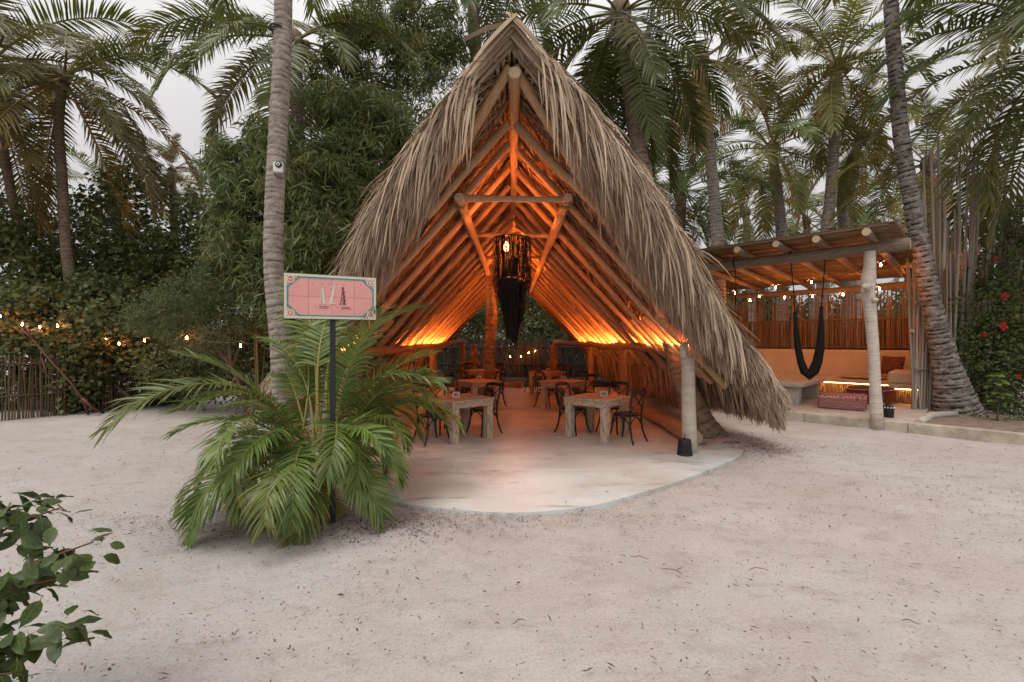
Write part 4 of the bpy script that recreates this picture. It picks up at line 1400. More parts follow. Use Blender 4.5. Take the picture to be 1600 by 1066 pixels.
def areca(base, n, seed, label, R0=.3, size=1.0, skip=None, extra=()):
    t = thing('areca_palm', label, 'palm plant', base)
    rs = random.Random(seed)
    for k in range(9):
        a = rs.random() * 6.28; r_ = R0 * math.sqrt(rs.random())
        mb = MB(); h = rs.uniform(.25, .6)
        x, y = r_ * math.cos(a), r_ * math.sin(a)
        mb.tube([(x, y, -.03), (x * 1.05, y * 1.05, h * .5), (x * 1.15, y * 1.15, h)], [.028, .024, .016], 7)
        mb.build('stem', m_arib, t, color=(.7, .75, .6))
    L_ = []
    for i in range(n):
        u = i / n
        az = i * GOLD + rs.uniform(-.25, .25)
        q = int(max(0, min(6, round(u * 5.4 + rs.uniform(-.5, .5)))))
        L_.append((az, q, None, None))
    L_ += list(extra)
    for (az, q, sc_, z_) in L_:
        if skip and skip(az % 6.283, q): continue
        r_ = R0 * rs.uniform(.2, 1)
        g = rs.uniform(.75, 1.12)
        sc = size * rs.uniform(.82, 1.06) * (sc_ or 1) * (1.12 if q in (0, 6) else .90 if q > 2 else 1.0)
        if abs((az % 6.283) - 3.14) < .9 or (az % 6.283) < .9 or (az % 6.283) > 5.6: sc *= .88
        if abs((az % 6.283) - 3.14) < .8 and q in (1, 2, 3): sc *= .74
        link('frond', ARF[q][rs.randrange(2)], t, loc=(r_ * math.cos(az), r_ * math.sin(az), z_ if z_ is not None else rs.uniform(.2, .7) * (1 if q < 4 else .9)), rot=(rs.uniform(-.25, .25), rs.uniform(-.08, .08), az), scale=(sc, sc, sc),
             color=(g * rs.uniform(.9, 1.15), g, g * rs.uniform(.85, 1.1)))
    for k in range(5):
        az = rs.uniform(3.3, 6.2)
        link('dead_frond', ARF[4 + k % 2][k % 2], t, loc=(0, 0, .12), rot=(rs.uniform(-.2, .2), .35, az), scale=(size * .72,) * 3, color=(1.9, .95, 1.1))
    return t


AB = Vector((-2.06, 4.85, 0))
areca(AB, 62, 77, 'large bright green areca palm clump spilling round the sign post', R0=.32, size=.71,
      skip=lambda a, q: (4.3 < a < 5.6 and q < 2),
      extra=[(R(180), 1, .92, .5), (R(165), 2, .95, .5), (R(195), 4, .98, .45), (R(100), 0, 1.1, .7), (R(75), 6, 1.1, .8), (R(120), 6, 1.1, .7), (R(40), 0, 1.0, .8), (R(215), 4, 1.1, .4), (R(240), 5, 1.05, .45), (R(255), 5, 1.05, .5), (R(275), 5, 1.08, .5), (R(290), 4, 1.0, .45), (R(310), 5, 1.05, .4), (R(335), 3, 1.0, .5), (R(5), 2, 1.0, .5), (R(20), 2, 1.05, .5), (R(0), 1, 1.0, .5), (R(150), 0, 1.05, .7), (R(60), 0, 1.05, .8)])

# ------------------------------------------------------------------ leaf clouds
def leaf_cloud(blobs, n, size, seed, aspect=.5, clump=.22, per=14, shell=.55, updir=.35, droop=0.0):
    rg = np.random.default_rng(seed)
    vol = np.array([(b[3] * b[4] * b[5]) ** .67 for b in blobs]); vol /= vol.sum()
    m_ = max(1, n // per)
    bi = rg.choice(len(blobs), m_, p=vol)
    B = np.array(blobs)[bi]
    d = nrm(rg.normal(size=(m_, 3)))
    r_ = (shell + (1 - shell) * rg.random((m_, 1)) ** .5) * rg.uniform(.75, 1.12, (m_, 1))
    cc = B[:, :3] + d * r_ * B[:, 3:6]
    cc = cc[cc[:, 2] > .05]
    ci = rg.integers(0, len(cc), n)
    pos = cc[ci] + rg.normal(0, clump, (n, 3)) * np.array([1, 1, .8])
    pos[:, 2] = np.maximum(pos[:, 2], .03)
    cb = rg.random(len(cc))
    ax = nrm(rg.normal(size=(n, 3)) * .8 + (pos - cc[ci]) / clump * .5 + np.array([0, 0, -droop]))
    nr = nrm(rg.normal(size=(n, 3)) + np.array([0, -.2, updir * 2]))
    sd = nrm(np.cross(ax, nr)); nn = np.cross(sd, ax)
    s = size * rg.uniform(.6, 1.25, (n, 1))
    w = s * aspect * .5
    b = pos - ax * s * .5; t = pos + ax * s * .5 - np.array([0, 0, 1]) * s * .12
    l_ = pos - ax * s * .05 + sd * w + nn * w * .35; r2_ = pos - ax * s * .05 - sd * w + nn * w * .35
    V = np.stack([b, l_, t, r2_], 1).reshape(-1, 3)
    i = np.arange(n) * 4
    Fc = np.concatenate([np.stack([i, i + 1, i + 2], -1), np.stack([i, i + 2, i + 3], -1)])
    ti = np.repeat(np.clip(rg.random(n) ** 2 * .5 + (cb[ci] > .8) * .45, 0, 1), 4)
    return V, Fc, ti


def foliage(name, parent, blobs, n, size, seed, m, **kw):
    V, Fc, ti = leaf_cloud(blobs, n, size, seed, **kw)
    if parent is not None:
        V = V - np.array(parent.location)
    me = np_mesh(name, V, Fc, {'tint': ti}); me.materials.append(m)
    return link(name, me, parent, kind='stuff' if parent is not None else None)


def branches(parent, base, tips, r0, m=None, seed=0, name='branch'):
    rs = random.Random(seed)
    for tp in tips:
        a, b = Vector(base), Vector(tp)
        L = (b - a).length
        pts_ = [a + (b - a) * t + Vector((rs.uniform(-.06, .06), rs.uniform(-.06, .06), .06 * math.sin(t * 3.1))) * L * .8 for t in (0, .25, .5, .75, 1)]
        pts_[0] = a
        mb = MB(); mb.tube([p - parent.location for p in pts_], [r0, r0 * .8, r0 * .6, r0 * .4, r0 * .15], 6, jit=.1)
        mb.build(name, m or m_bark, parent)


def tree(name, label, base, blobs, n, size, seed, m=None, cat='tree', r0=.06, **kw):
    t = thing(name, label, cat, base)
    foliage('crown', t, blobs, n, size, seed, m or m_leaf, **kw)
    rs = random.Random(seed)
    tips = [Vector(b[:3]) + Vector((rs.uniform(-.3, .3) * b[3], rs.uniform(-.3, .3) * b[4], rs.uniform(-.2, .6) * b[5])) for b in blobs]
    top = sum((Vector(b[:3]) for b in blobs), Vector()) / len(blobs)
    fork = Vector(base) * .45 + top * .55; fork.z = max(fork.z * .8, .25)
    mb = MB(); mb.tube([Vector((0, 0, -.05)), (fork - Vector(base)) * .5 + Vector((.04, 0, 0)), fork - Vector(base)], [r0, r0 * .85, r0 * .7], 8, jit=.1)
    mb.build('trunk', m_bark, t)
    branches(t, fork, tips, r0 * .65, seed=seed)
    return t


def bl(px, py, d, rx, rz, ry=None):
    p = P(px, py, d)
    return (p.x, p.y, p.z, rx, ry or rx, rz)


# left hedge with vines over the fence
tree('vine_hedge', 'dark round-leaved vine mass swallowing the left cane fence', (-9.3, 11.4, 0),
     [bl(20, 520, 10.9, .9, .45), bl(70, 535, 10.8, .8, .4), bl(130, 570, 10.9, .55, .8), bl(150, 520, 11.2, .9, .6), bl(210, 545, 11.6, .7, .6), bl(120, 620, 10.9, .4, .45), bl(250, 600, 12.2, .5, .7), bl(60, 480, 11.5, 1.1, .6), bl(160, 470, 12, 1.1, .7)],
     15000, .12, 201, cat='hedge', aspect=.85, clump=.16, r0=.05)
tree('broadleaf_tree', 'dense dark green shrub tree at the left edge above the fence', (-11.6, 13.2, 0), [bl(20, 420, 13, 1.3, 1.3), bl(60, 380, 13.4, 1.2, 1.0), bl(-30, 350, 13.2, 1.2, 1.2), bl(90, 450, 13, 1.0, 1.0)], 7500, .17, 203, aspect=.6, clump=.24)
tree('broadleaf_tree', 'leafy tree with thin pale stems between the slender palm and the stunted palm', (-10.6, 14.0, 0), [bl(170, 340, 14, 1.0, .8), bl(215, 300, 14, .9, .7), bl(150, 420, 14, 1.2, 1.0), bl(225, 400, 14, 1.1, 1.0), bl(200, 470, 13.6, 1.2, .8)], 8500, .17, 207, aspect=.6, clump=.24)
tree('broadleaf_tree', 'broadleaf tree under the stunted palm beside the bamboo', (-9.2, 14.4, 0), [bl(290, 400, 14.2, 1.0, .9), bl(320, 340, 14.4, .8, .8), bl(270, 450, 14, 1.1, .9), bl(330, 440, 14, 1, .9)], 7000, .16, 211, aspect=.6, clump=.22)
tree('feathery_shrub', 'soft feathery green shrub beside the string lights left of the areca', (-6.0, 10.4, 0), [bl(300, 470, 9.8, .75, .55), bl(360, 440, 9.8, .7, .6), bl(250, 490, 10, .6, .5), bl(400, 480, 9.8, .6, .7), bl(330, 520, 10, .8, .5), bl(390, 420, 10, .6, .5)], 30000, .085, 215, m=m_feather, cat='shrub', aspect=.22, clump=.10, per=40, droop=.3)
tree('broadleaf_shrub', 'dark shrub filling the shade behind the areca palm', (-6.6, 11.5, 0), [bl(280, 570, 11.5, .9, .7), bl(340, 580, 11.3, .8, .7), bl(400, 570, 11, .8, .9), bl(470, 540, 10.6, .8, 1.0), bl(520, 520, 10.2, .6, .9)], 12000, .13, 219, cat='shrub', aspect=.5, clump=.18)


def bamboo(label, base, blobs, n, seed, ncane=16):
    t = thing('bamboo_clump', label, 'bamboo', base)
    rs = random.Random(seed)
    for k in range(ncane):
        b = blobs[rs.randrange(len(blobs))]
        tip = Vector(b[:3]) + Vector((rs.uniform(-.7, .7) * b[3], rs.uniform(-.7, .7) * b[4], rs.uniform(.2, 1) * b[5])) - Vector(base)
        st_ = Vector((rs.uniform(-.45, .45), rs.uniform(-.45, .45), -.05))
        pts_ = []
        for q in range(9):
            u = q / 8
            pts_.append(Vector((st_.x + (tip.x - st_.x) * u ** 1.9, st_.y + (tip.y - st_.y) * u ** 1.9, st_.z + (tip.z - st_.z) * (1 - (1 - u) ** 1.25))))
        mb = MB(); mb.tint = .5; mb.tube(pts_, [.028 * (1 - .75 * q / 8) for q in range(9)], 6)
        mb.build('culm', m_cane, t, color=(.5, .6, .35))
    # leaves grow in drooping sprays
    rg = np.random.default_rng(seed)
    V, Fc, ti = leaf_cloud(blobs, int(n * .8), .25, seed, aspect=.15, clump=.125, per=34, shell=.45, updir=.25, droop=.6)
    me = np_mesh('crown', V - np.array(base), Fc, {'tint': ti}); me.materials.append(m_bamboo)
    link('crown', me, t, kind='stuff')


bamboo('tall dark bamboo clump right behind the grey palm trunk', (-5.3, 10.2, 0), [bl(400, 330, 9.8, .9, 1.0), bl(480, 300, 9.6, .9, .9), bl(440, 240, 10, .9, .7), bl(500, 380, 9.3, .8, .8), bl(400, 400, 9.6, .9, .8), bl(370, 270, 10.2, .7, .6), bl(455, 460, 9.6, .9, .8)], 34000, 301)
bamboo('bamboo clump leaning over the left slope of the thatch', (-4.9, 11.6, 0), [bl(560, 260, 10.6, .9, .9), bl(600, 200, 10.8, .8, .7), bl(530, 330, 10, .8, .8), bl(580, 330, 10.4, .7, .7), bl(545, 180, 11, 1.0, .7), bl(515, 420, 9.8, .6, .7)], 32000, 305)
bamboo('highest bamboo clump with sky between its sprays left of the hut peak', (-4.4, 13.2, 0), [bl(590, 90, 12.4, 1.1, .9), bl(660, 100, 12.6, 1.0, .8), bl(620, 30, 12.8, 1.1, .7), bl(700, 60, 13, .9, .7), bl(560, 40, 12.6, .8, .6), bl(640, 170, 12, .9, .6), bl(525, 110, 12.6, .8, .9)], 17000, 309)

# right flowering bush, seedling plant, far vegetation
hb = tree('hibiscus_bush', 'green bush with a few red flowers at the right picture edge', (11.3, 10.6, .1), [bl(1545, 480, 10.4, .8, .7), bl(1590, 420, 10.6, .9, .8), bl(1560, 560, 10.1, .75, .8), bl(1610, 540, 10.2, .9, .9), bl(1520, 430, 10.8, .5, .5), bl(1600, 620, 9.9, .7, .5), bl(1520, 540, 10.4, .45, .6), bl(1585, 350, 11, .8, .6)], 17000, .095, 221, cat='bush', m=mat('hibiscus_leaf', (.075, .12, .04), .45, (.13, .18, .06), .9, dark=(.2, .2, .06), spec=.4, trans=.25), aspect=.55, clump=.15)
for k, (x, y, d) in enumerate(((1568, 463, 9.75), (1566, 510, 9.5), (1537, 523, 9.8), (1553, 404, 10.2), (1590, 588, 9.3))):
    mb = MB(); rs = random.Random(k)
    s_ = .075 if k < 2 else .045
    for q in range(5):
        a = q * 1.257 + k
        dx, dz = math.cos(a), math.sin(a)
        mb.add([(0, 0, 0), (dx * s_ - dz * s_ * .5, -.02, dz * s_ + dx * s_ * .5), (dx * s_ * 1.25, -.035, dz * s_ * 1.25), (dx * s_ + dz * s_ * .5, -.02, dz * s_ - dx * s_ * .5)], [(0, 1, 2), (0, 2, 3)])
    mb.tube([(0, 0, 0), (0, -s_ * .8, -.01)], .006, 5)
    mb.build('flower', m_red_petal, hb, loc=P(x, y, d) - hb.location)

LEAFM = []
for q in range(4):
    random.seed(60 + q)
    mb = MB(); L, W = 1.0, random.uniform(.5, .62)
    rows = [(0, .03), (.15, .62), (.35, .95), (.58, 1.0), (.8, .68), (.93, .30), (1.0, .02)]
    vs_ = []
    for t_, w_ in rows:
        zc = -.30 * t_ ** 2 * random.uniform(.7, 1.3) + .03
        vs_ += [(-W / 2 * w_, L * t_, zc + .10 * w_ * W + random.uniform(-.03, .03)), (0, L * t_, zc), (W / 2 * w_, L * t_, zc + .10 * w_ * W + random.uniform(-.03, .03))]
    mb.smooth = True
    mb.add(vs_, [(3 * j + a, 3 * j + a + 1, 3 * j + a + 4, 3 * j + a + 3) for j in range(6) for a in (0, 1)])
    mb.smooth = False
    mb.mi = 1; mb.tint = 1
    mb.tube([(0, -.18, .02), (0, .1, .032), (0, .5, -.03 + .0), (0, .97, -.27)], [.014, .013, .010, .004], 4, cap=False)
    LEAFM.append(mb.mesh('leaf', [m_leafbig, mat('leaf_rib', (.13, .17, .06), .5)]))


def leaf_at(t, p, az, el, roll, s, col):
    o = link('leaf', LEAFM[random.randrange(4)], t, loc=p, scale=(s, s, s), color=col)
    o.rotation_euler = Euler((el, roll, az - math.pi / 2), 'XYZ')
    return o


# foreground shrub, lower left corner
random.seed(88)
fs = thing('broadleaf_shrub', 'foreground shrub with dark oval leaves in the lower left corner', 'shrub', (-2.90, 1.7, -.10))
stems = [[(-2.75, 1.7, 0), (-2.40, 1.76, .42), (-2.05, 1.82, .72), (-1.78, 1.86, .90), (-1.58, 1.88, .97)],
         [(-2.75, 1.7, 0), (-2.45, 1.80, .50), (-2.2, 1.9, .86), (-1.98, 1.95, 1.02), (-1.80, 1.97, 1.08)],
         [(-2.75, 1.7, 0), (-2.3, 1.68, .30), (-1.98, 1.68, .52), (-1.72, 1.70, .66), (-1.50, 1.72, .72)],
         [(-2.75, 1.7, 0), (-2.3, 1.62, .2), (-1.95, 1.6, .36), (-1.65, 1.60, .44)],
         [(-2.75, 1.7, 0), (-2.6, 1.8, .5), (-2.4, 1.9, .9), (-2.15, 1.95, 1.04), (-2.0, 2.0, 1.06)],
         [(-2.75, 1.7, 0), (-2.25, 1.54, .10), (-1.95, 1.52, .22), (-1.62, 1.52, .27)],
         [(-2.75, 1.7, 0), (-2.3, 1.75, .45), (-2.1, 1.8, .66), (-1.9, 1.82, .80), (-1.68, 1.84, .84)],
         [(-2.75, 1.7, 0), (-2.3, 1.58, .28), (-2.05, 1.58, .48), (-1.85, 1.6, .60), (-1.62, 1.62, .62)],
         [(-2.75, 1.7, 0), (-2.2, 1.5, .02), (-1.9, 1.47, .10), (-1.64, 1.46, .12)],
         [(-2.75, 1.7, 0), (-2.5, 1.9, .55), (-2.4, 2.0, .85), (-2.25, 2.08, 1.02)]]
for st_ in stems:
    mb = MB(); n = len(st_)
    mb.tube([Vector(p) - Vector((-2.75, 1.7, 0)) for p in st_], [.013 - .010 * i / (n - 1) for i in range(n)], 6)
    mb.build('stem', mat('shrub_stem', (.13, .06, .05), .6) if 'shrub_stem' not in MATS else MATS['shrub_stem'], fs)
    for i in range(54):
        u = .28 + .72 * (i + .5) / 54
        q = u * (n - 1); a = min(int(q), n - 2); f = q - a
        p = Vector(st_[a]).lerp(Vector(st_[a + 1]), f)
        T = (Vector(st_[a + 1]) - Vector(st_[a])).normalized()
        az = math.atan2(T.y, T.x) + random.gauss(0, 1.3)
        s = random.uniform(.065, .112) * (1 if u < .93 else .8)
        g = random.uniform(.7, 1.2)
        off = Vector((math.cos(az), math.sin(az), 0)) * random.uniform(.02, .09) + Vector((0, 0, random.uniform(-.07, .07)))
        leaf_at(fs, p + off - Vector((-2.75, 1.7, 0)), az, random.uniform(-1.0, .45), random.uniform(-.9, .9), s, (g, g * random.uniform(.95, 1.1), g))

# seedling with pale rosette leaves by the big trunk
sd_ = thing('leafy_plant', 'young upright plant with pale green oval leaves by the foot of the big leaning trunk', 'plant', G(1558, 655, .2))
mb = MB(); mb.tube([(0, 0, -.05), (.02, 0, .3), (-.03, 0, .6), (0, 0, .85)], [.016, .014, .011, .007], 6); mb.build('stem', m_bark, sd_)
random.seed(91)
for i in range(30):
    z = .2 + .66 * (i / 29) ** .8
    az = i * GOLD
    g = random.uniform(1.9, 3.0)
    leaf_at(sd_, Vector((0, 0, z)), az, random.uniform(-.3, .5), random.uniform(-.3, .3), random.uniform(.16, .24), (g, g, g * .9))
tree('ground_cover', 'low trailing green plant creeping at the planter edge', (9.9, 8.75, .17), [bl(1565, 672, 8.9, .35, .12), bl(1590, 665, 9, .3, .12), bl(1540, 660, 9.2, .2, .1)], 500, .07, 223, cat='plant', aspect=.6, clump=.08, r0=.008)

# far trees that close the yard
rs_ = random.Random(5)
fars = [('far broad dark tree behind the left hedge', -19, 24, 3), ('far tree behind the stunted palm', -12, 25, 3.2), ('far tree behind the bamboo', -6, 26, 5), ('far tree beyond the back of the hut', 0.5, 27, 5.5),
        ('far tree right behind the thatch', 6.5, 27, 5), ('far tree behind the thin grey palm', 12, 27, 5), ('far tree behind the coconut palm', 18, 28, 5), ('far tree behind the big trunk', 24, 27, 5.5), ('far tree at the right edge', 30, 26, 6.5)]
for k, (lb, x, y, h) in enumerate(fars):
    bs = [(x + rs_.uniform(-3, 3), y + rs_.uniform(-1.5, 1.5), h * rs_.uniform(.3, .75), rs_.uniform(1.6, 2.6), 1.6, h * rs_.uniform(.2, .33)) for _ in range(6)] + [(x, y, h * .3, 3.4, 1.6, h * .3)]
    tree('broadleaf_tree', lb, (x, y, 0), bs, 9000, .30, 400 + k, r0=.14, aspect=.5, clump=.4)
# thicket right behind the hut
tree('broadleaf_shrub', 'dark thicket closing the far end of the hut', (0.4, 21.9, 0), [(-2.6, 21.8, 1.0, 1.3, .5, 1.3), (-.8, 22, .9, 1.3, .5, 1.2), (1.0, 22, .9, 1.3, .5, 1.2), (2.8, 22, 1.1, 1.3, .5, 1.4), (-3, 22, 3.2, 1.4, .6, 1.2), (3, 22.4, 3.2, 1.4, .6, 1.2), (-1.4, 22.4, 2.8, 1.2, .5, .9), (1.2, 22.6, 3.6, .8, .5, .6), (0, 22.6, 4.6, 2, .6, .8), (-3, 21.7, .5, 1.3, .3, .8), (-1, 21.7, .5, 1.3, .3, .8), (1, 21.7, .5, 1.3, .3, .8), (3, 21.7, .5, 1.3, .3, .8), (4.6, 21.5, 1, 1, .4, 1.2)], 42000, .15, 431, cat='shrub', aspect=.4, clump=.2, shell=.2)
tree('broadleaf_shrub', 'dark shrubs outside the left eave of the hut', (-5.6, 14, 0), [(-5.5, 13, .9, .8, 1.5, .9), (-5.4, 16, .9, .8, 1.5, .9), (-5.4, 18.6, 1.2, .9, 1.5, 1.2)], 9000, .15, 433, cat='shrub', aspect=.4, clump=.2)
tree('broadleaf_shrub', 'dark shrubs between the hut and the lounge wall', (5.9, 16.5, 0), [(5.6, 15.6, .7, .5, 1.0, .8), (5.6, 18, .9, .7, 1.4, 1.0)], 6000, .15, 437, cat='shrub', aspect=.4, clump=.2)

# ------------------------------------------------------------------ fences of upright sticks
def stick_mesh(seed, sides=6):
    rs = random.Random(seed)
    mb = MB()
    pts_, vs_ = [], []
    for i in range(6):
        t_ = i / 5
        cx, cy = rs.uniform(-.5, .5) * (1 if 0 < i else 0), rs.uniform(-.5, .5)
        r_ = (1.05 - .3 * t_) * rs.uniform(.9, 1.1)
        for k in range(sides):
            a = 2 * math.pi * k / sides
            vs_.append((cx + r_ * math.cos(a), cy + r_ * math.sin(a), t_))
    mb.smooth = True
    mb.add(vs_, [(i * sides + k, i * sides + (k + 1) % sides, (i + 1) * sides + (k + 1) % sides, (i + 1) * sides + k) for i in range(5) for k in range(sides)])
    mb.smooth = False
    mb.f += [[k for k in range(sides)][::-1], [5 * sides + k for k in range(sides)]]; mb.m += [0, 0]; mb.sm += [False, False]
    return mb


STK = [stick_mesh(700 + q) for q in range(4)]
_stkc = {}


def stick(parent, A, B, r, m, col=(1, 1, 1), name='stick'):
    q = random.randrange(4)
    if (q, m.name) not in _stkc: _stkc[(q, m.name)] = STK[q].mesh('stick', m)
    o = link(name, _stkc[(q, m.name)], parent, color=col)
    A, B = Vector(A), Vector(B)
    o.location = A; o.rotation_mode = 'QUATERNION'; o.rotation_quaternion = (B - A).to_track_quat('Z', 'Y'); o.scale = (r, r, (B - A).length)
    return o


def fence(label, A, B, z0, z1, sp_, r, m, jit=.05, rails=(), tone=1.0, dz=.06):
    A, B = Vector((*A, 0)), Vector((*B, 0))
    t = thing('cane_fence', label, 'fence', A)
    n = int((B - A).length / sp_)
    for i in range(n + 1):
        p = (B - A) * (i / n)
        g = tone * random.uniform(.6, 1.25)
        stick(t, (p.x, p.y + random.uniform(-.012, .012), z0), (p.x + random.uniform(-jit, jit), p.y + random.uniform(-jit, jit) * .4, z1 + random.uniform(-dz, dz)), r * random.uniform(.8, 1.2), m, (g, g * random.uniform(.94, 1.03), g * random.uniform(.9, 1.05)))
    nn = Vector(((B - A).y, -(B - A).x, 0)).normalized()
    for z in rails:
        stick(t, Vector((0, 0, z)) + nn * .03, (B - A) + Vector((0, 0, z + .02)) + nn * .03, r * 1.1, m, (tone * .8,) * 3, 'rail')
    return t


random.seed(33)
a_, b_ = G(-25, 660), G(100, 648)
fence('low grey cane fence panel at the left edge below the vines', (a_.x, a_.y), (b_.x, b_.y), 0, 1.35, .042, .017, m_cane, rails=(.5, 1.2), tone=.5)
a_, b_ = G(95, 647), G(170, 641)
fence('cane fence stretch hidden behind the hanging vines', (a_.x, a_.y + .1), (b_.x, b_.y + .1), 0, 1.25, .06, .017, m_cane, rails=(.5, 1.1), tone=.55)
a_, b_ = G(165, 640), G(236, 634)
fence('cane fence panel between the vines and the dark gap', (a_.x, a_.y), (b_.x, b_.y), 0, 1.35, .042, .017, m_cane, rails=(.5, 1.2), tone=.5)
fence('cane fence toned dark as shade, closing the far end of the hut', (-4.2, 21.2), (4.6, 21.2), 0, 1.75, .062, .035, m_greycane, rails=(.6, 1.4), tone=.2)  # low tone puts the lack of light back here into the cane colour
tree('broadleaf_shrub', 'dark shrub growing right behind the left cane fence', (-11, 12.1, 0), [(-12.6, 11.4, .6, 1.0, .4, .8), (-11.3, 11.6, .6, 1.0, .4, .8), (-10.2, 12, .6, 1.0, .4, .8), (-9.2, 12.4, .7, .9, .4, .8), (-13.5, 11, .8, 1, .4, 1)], 9000, .14, 441, cat='shrub', aspect=.6, clump=.16)
# vines: bare stems leaning on the fence
vn = thing('bare_vine', 'bare reddish vine stem curving diagonally down across the left fence', 'vine', G(138, 648))
mb = MB(); base_ = vn.location
mb.tube([G(138, 648) - base_, P(128, 622, 10.2) - base_, P(112, 600, 10.1) - base_, P(80, 565, 10.0) - base_, P(50, 530, 10.0) - base_, P(28, 508, 10.0) - base_], [.026, .022, .02, .018, .016, .012], 7)
mb.build('stem', MATS['shrub_stem'], vn)
mb = MB(); mb.tube([P(50, 530, 10.0) - base_, P(40, 512, 10) - base_, P(36, 500, 10) - base_], [.022, .02, .014], 6); mb.build('stem', MATS['shrub_stem'], vn)
mb = MB(); mb.tube([P(128, 622, 10.2) - base_, P(145, 638, 10.3) - base_, G(162, 645) - base_], [.03, .028, .026], 6); mb.build('stem', MATS['shrub_stem'], vn)
mb = MB(); mb.tube([P(92, 600, 10.1) - base_, P(72, 585, 10.0) - base_, P(66, 560, 10.0) - base_], [.015, .015, .01], 6); mb.build('stem', MATS['shrub_stem'], vn)
# small black lantern on the fence
lt = thing('wall_lantern', 'small black lantern fixed to the left cane fence', 'lantern', P(21, 580, 10.0))
MB().bevbox((0, 0, 0), (.12, .12, .16), .01).build('body', m_black, lt)
mb = MB(); mb.lathe([(.09, .08), (.03, .14), (.01, .16)], sides=10); mb.build('cap', m_black, lt)

# ------------------------------------------------------------------ open lounge (pergola) on the right
OO = Vector((7.2, 8.6, 0)); UU = Vector((-.70, .714, 0)).normalized(); VV = Vector((.714, .70, 0)).normalized()


def W(s, v, z=0.0):
    return OO + UU * s + VV * v + Vector((0, 0, z))


FLZ = .17
Mp = Matrix.Translation(OO) @ Matrix(((UU.x, VV.x, 0, 0), (UU.y, VV.y, 0, 0), (0, 0, 1, 0), (0, 0, 0, 1)))      # s,v,z -> world
PROT = math.atan2(VV.y, VV.x) - math.pi / 2          # local y = v, local x = -u


def quadprism(s0, s1, v0, v1, z0, z1):
    mb = MB()
    ps = [W(s0, v0), W(s1, v0), W(s1, v1), W(s0, v1)]
    mb.prism([(p.x, p.y) for p in ps][::-1], z0, z1)
    return mb


quadprism(-.35, 6.6, .14, 6.0, -.1, FLZ).build('lounge_floor', m_conc, kind='structure', label='raised grey concrete floor of the open lounge', cat='floor')
# kerb, painted cream, in cast lengths
random.seed(70)
kerb = thing('kerb', 'low cream painted concrete kerb along the right edge of the sand', 'kerb', W(0, 0))
s = -5.4
while s < 6.2:
    L_ = random.uniform(1.5, 1.9)
    mb = MB(); mb.tint = 0.0
    mb.bevbox((0, 0, 0), (L_ - .006, .17, .30), .012)
    mb.build('kerb_length', m_kerb, kerb, loc=UU * (s + L_ / 2) + VV * (.06 + random.uniform(-.004, .004)) + Vector((0, 0, .035 + random.uniform(-.004, .004))), rot=(0, 0, math.atan2(UU.y, UU.x)))
    s += L_
ps = [W(-.36, .145), W(-.36, 1.2), W(-.2, 2.6), W(-3.2, 3.2), W(-3.0, 1.2), W(-1.75, .145)]
mb = MB(); mb.prism([(p.x, p.y) for p in ps], -.05, FLZ - .012); mb.build('planter_soil', m_soil, kind='structure', label='dry soil bed round the foot of the big leaning palm', cat='soil')
ps = [W(-1.76, .145), W(-3.01, 1.2), W(-3.3, 4), W(-9, 4), W(-9, .145)]
mb = MB(); mb.prism([(p.x, p.y) for p in ps], -.05, FLZ + .004); mb.build('path', m_pave, kind='structure', label='pale paved path at the right edge', cat='path')
mb = MB(); mb.tube([W(-.35, .2, FLZ), W(-.40, .7, FLZ + .01), W(-.45, 1.3, FLZ + .02), W(-.8, 1.9, FLZ + .03)], [.07, .075, .075, .06], 8, jit=.1)
mb.build('edging_ridge', m_conc, None, label='rough concrete ridge between the lounge floor and the planter soil', cat='edging')

pg = thing('pergola', 'open lounge pergola with pole roof of reeds and a crooked pale front post', 'pergola', W(0, 0))
pinv = -Vector(pg.location)


def plog(name, A, B, r, m=m_post, me=None, var=None):
    return log(name, Vector(A) + pinv, Vector(B) + pinv, r, pg, m, me, var)


random.seed(71)
m_pole = mat('weathered_pole', (.17, .125, .09), .75, (.28, .215, .16), 3, (1.2, 1.2, 12), bump=.5, bscale=5, bdist=.15)
plog('front_beam', W(-.25, 0, 3.50), W(6.4, 0, 3.52), .105, m_pole, var=1)
plog('rear_beam', W(-.4, 5.35, 3.26), W(6.8, 5.35, 3.24), .085, m_pole, var=2)
for s in (.33, 1.06, 1.79, 2.58, 3.3, 4.05, 4.8, 5.6):
    plog('roof_pole', W(s + random.uniform(-.06, .06), -.72 + random.uniform(-.06, .06), 3.70), W(s + random.uniform(-.1, .1), 5.9, 3.41), .066, m_pole)
# crooked post
mb = MB()
pts_ = [(1371, 676, .17), (1369, 640, .165), (1367, 600, .15), (1364, 540, .15), (1360, 490, .155), (1356, 455, .175), (1357, 435, .185), (1359, 415, .15), (1359, 393, .14)]
mb.tube([P(x, y, 8.72) - pg.location for x, y, r_ in pts_], [r_ * .64 for x, y, r_ in pts_], 12, jit=.07)
mb.tube([P(1356, 450, 8.6) - pg.location, P(1352, 446, 8.52) - pg.location], [.075, .045], 8, jit=.15)
mb.tube([P(1364, 470, 8.6) - pg.location, P(1372, 468, 8.55) - pg.location], [.055, .03], 8, jit=.15)
mb.build('front_post', m_post, pg, label='crooked bleached tree trunk post')
for s in (-.3, 3.0, 6.3):
    plog('rear_post', W(s, 5.5, FLZ), W(s, 5.5, 3.25), .08, m_pole)
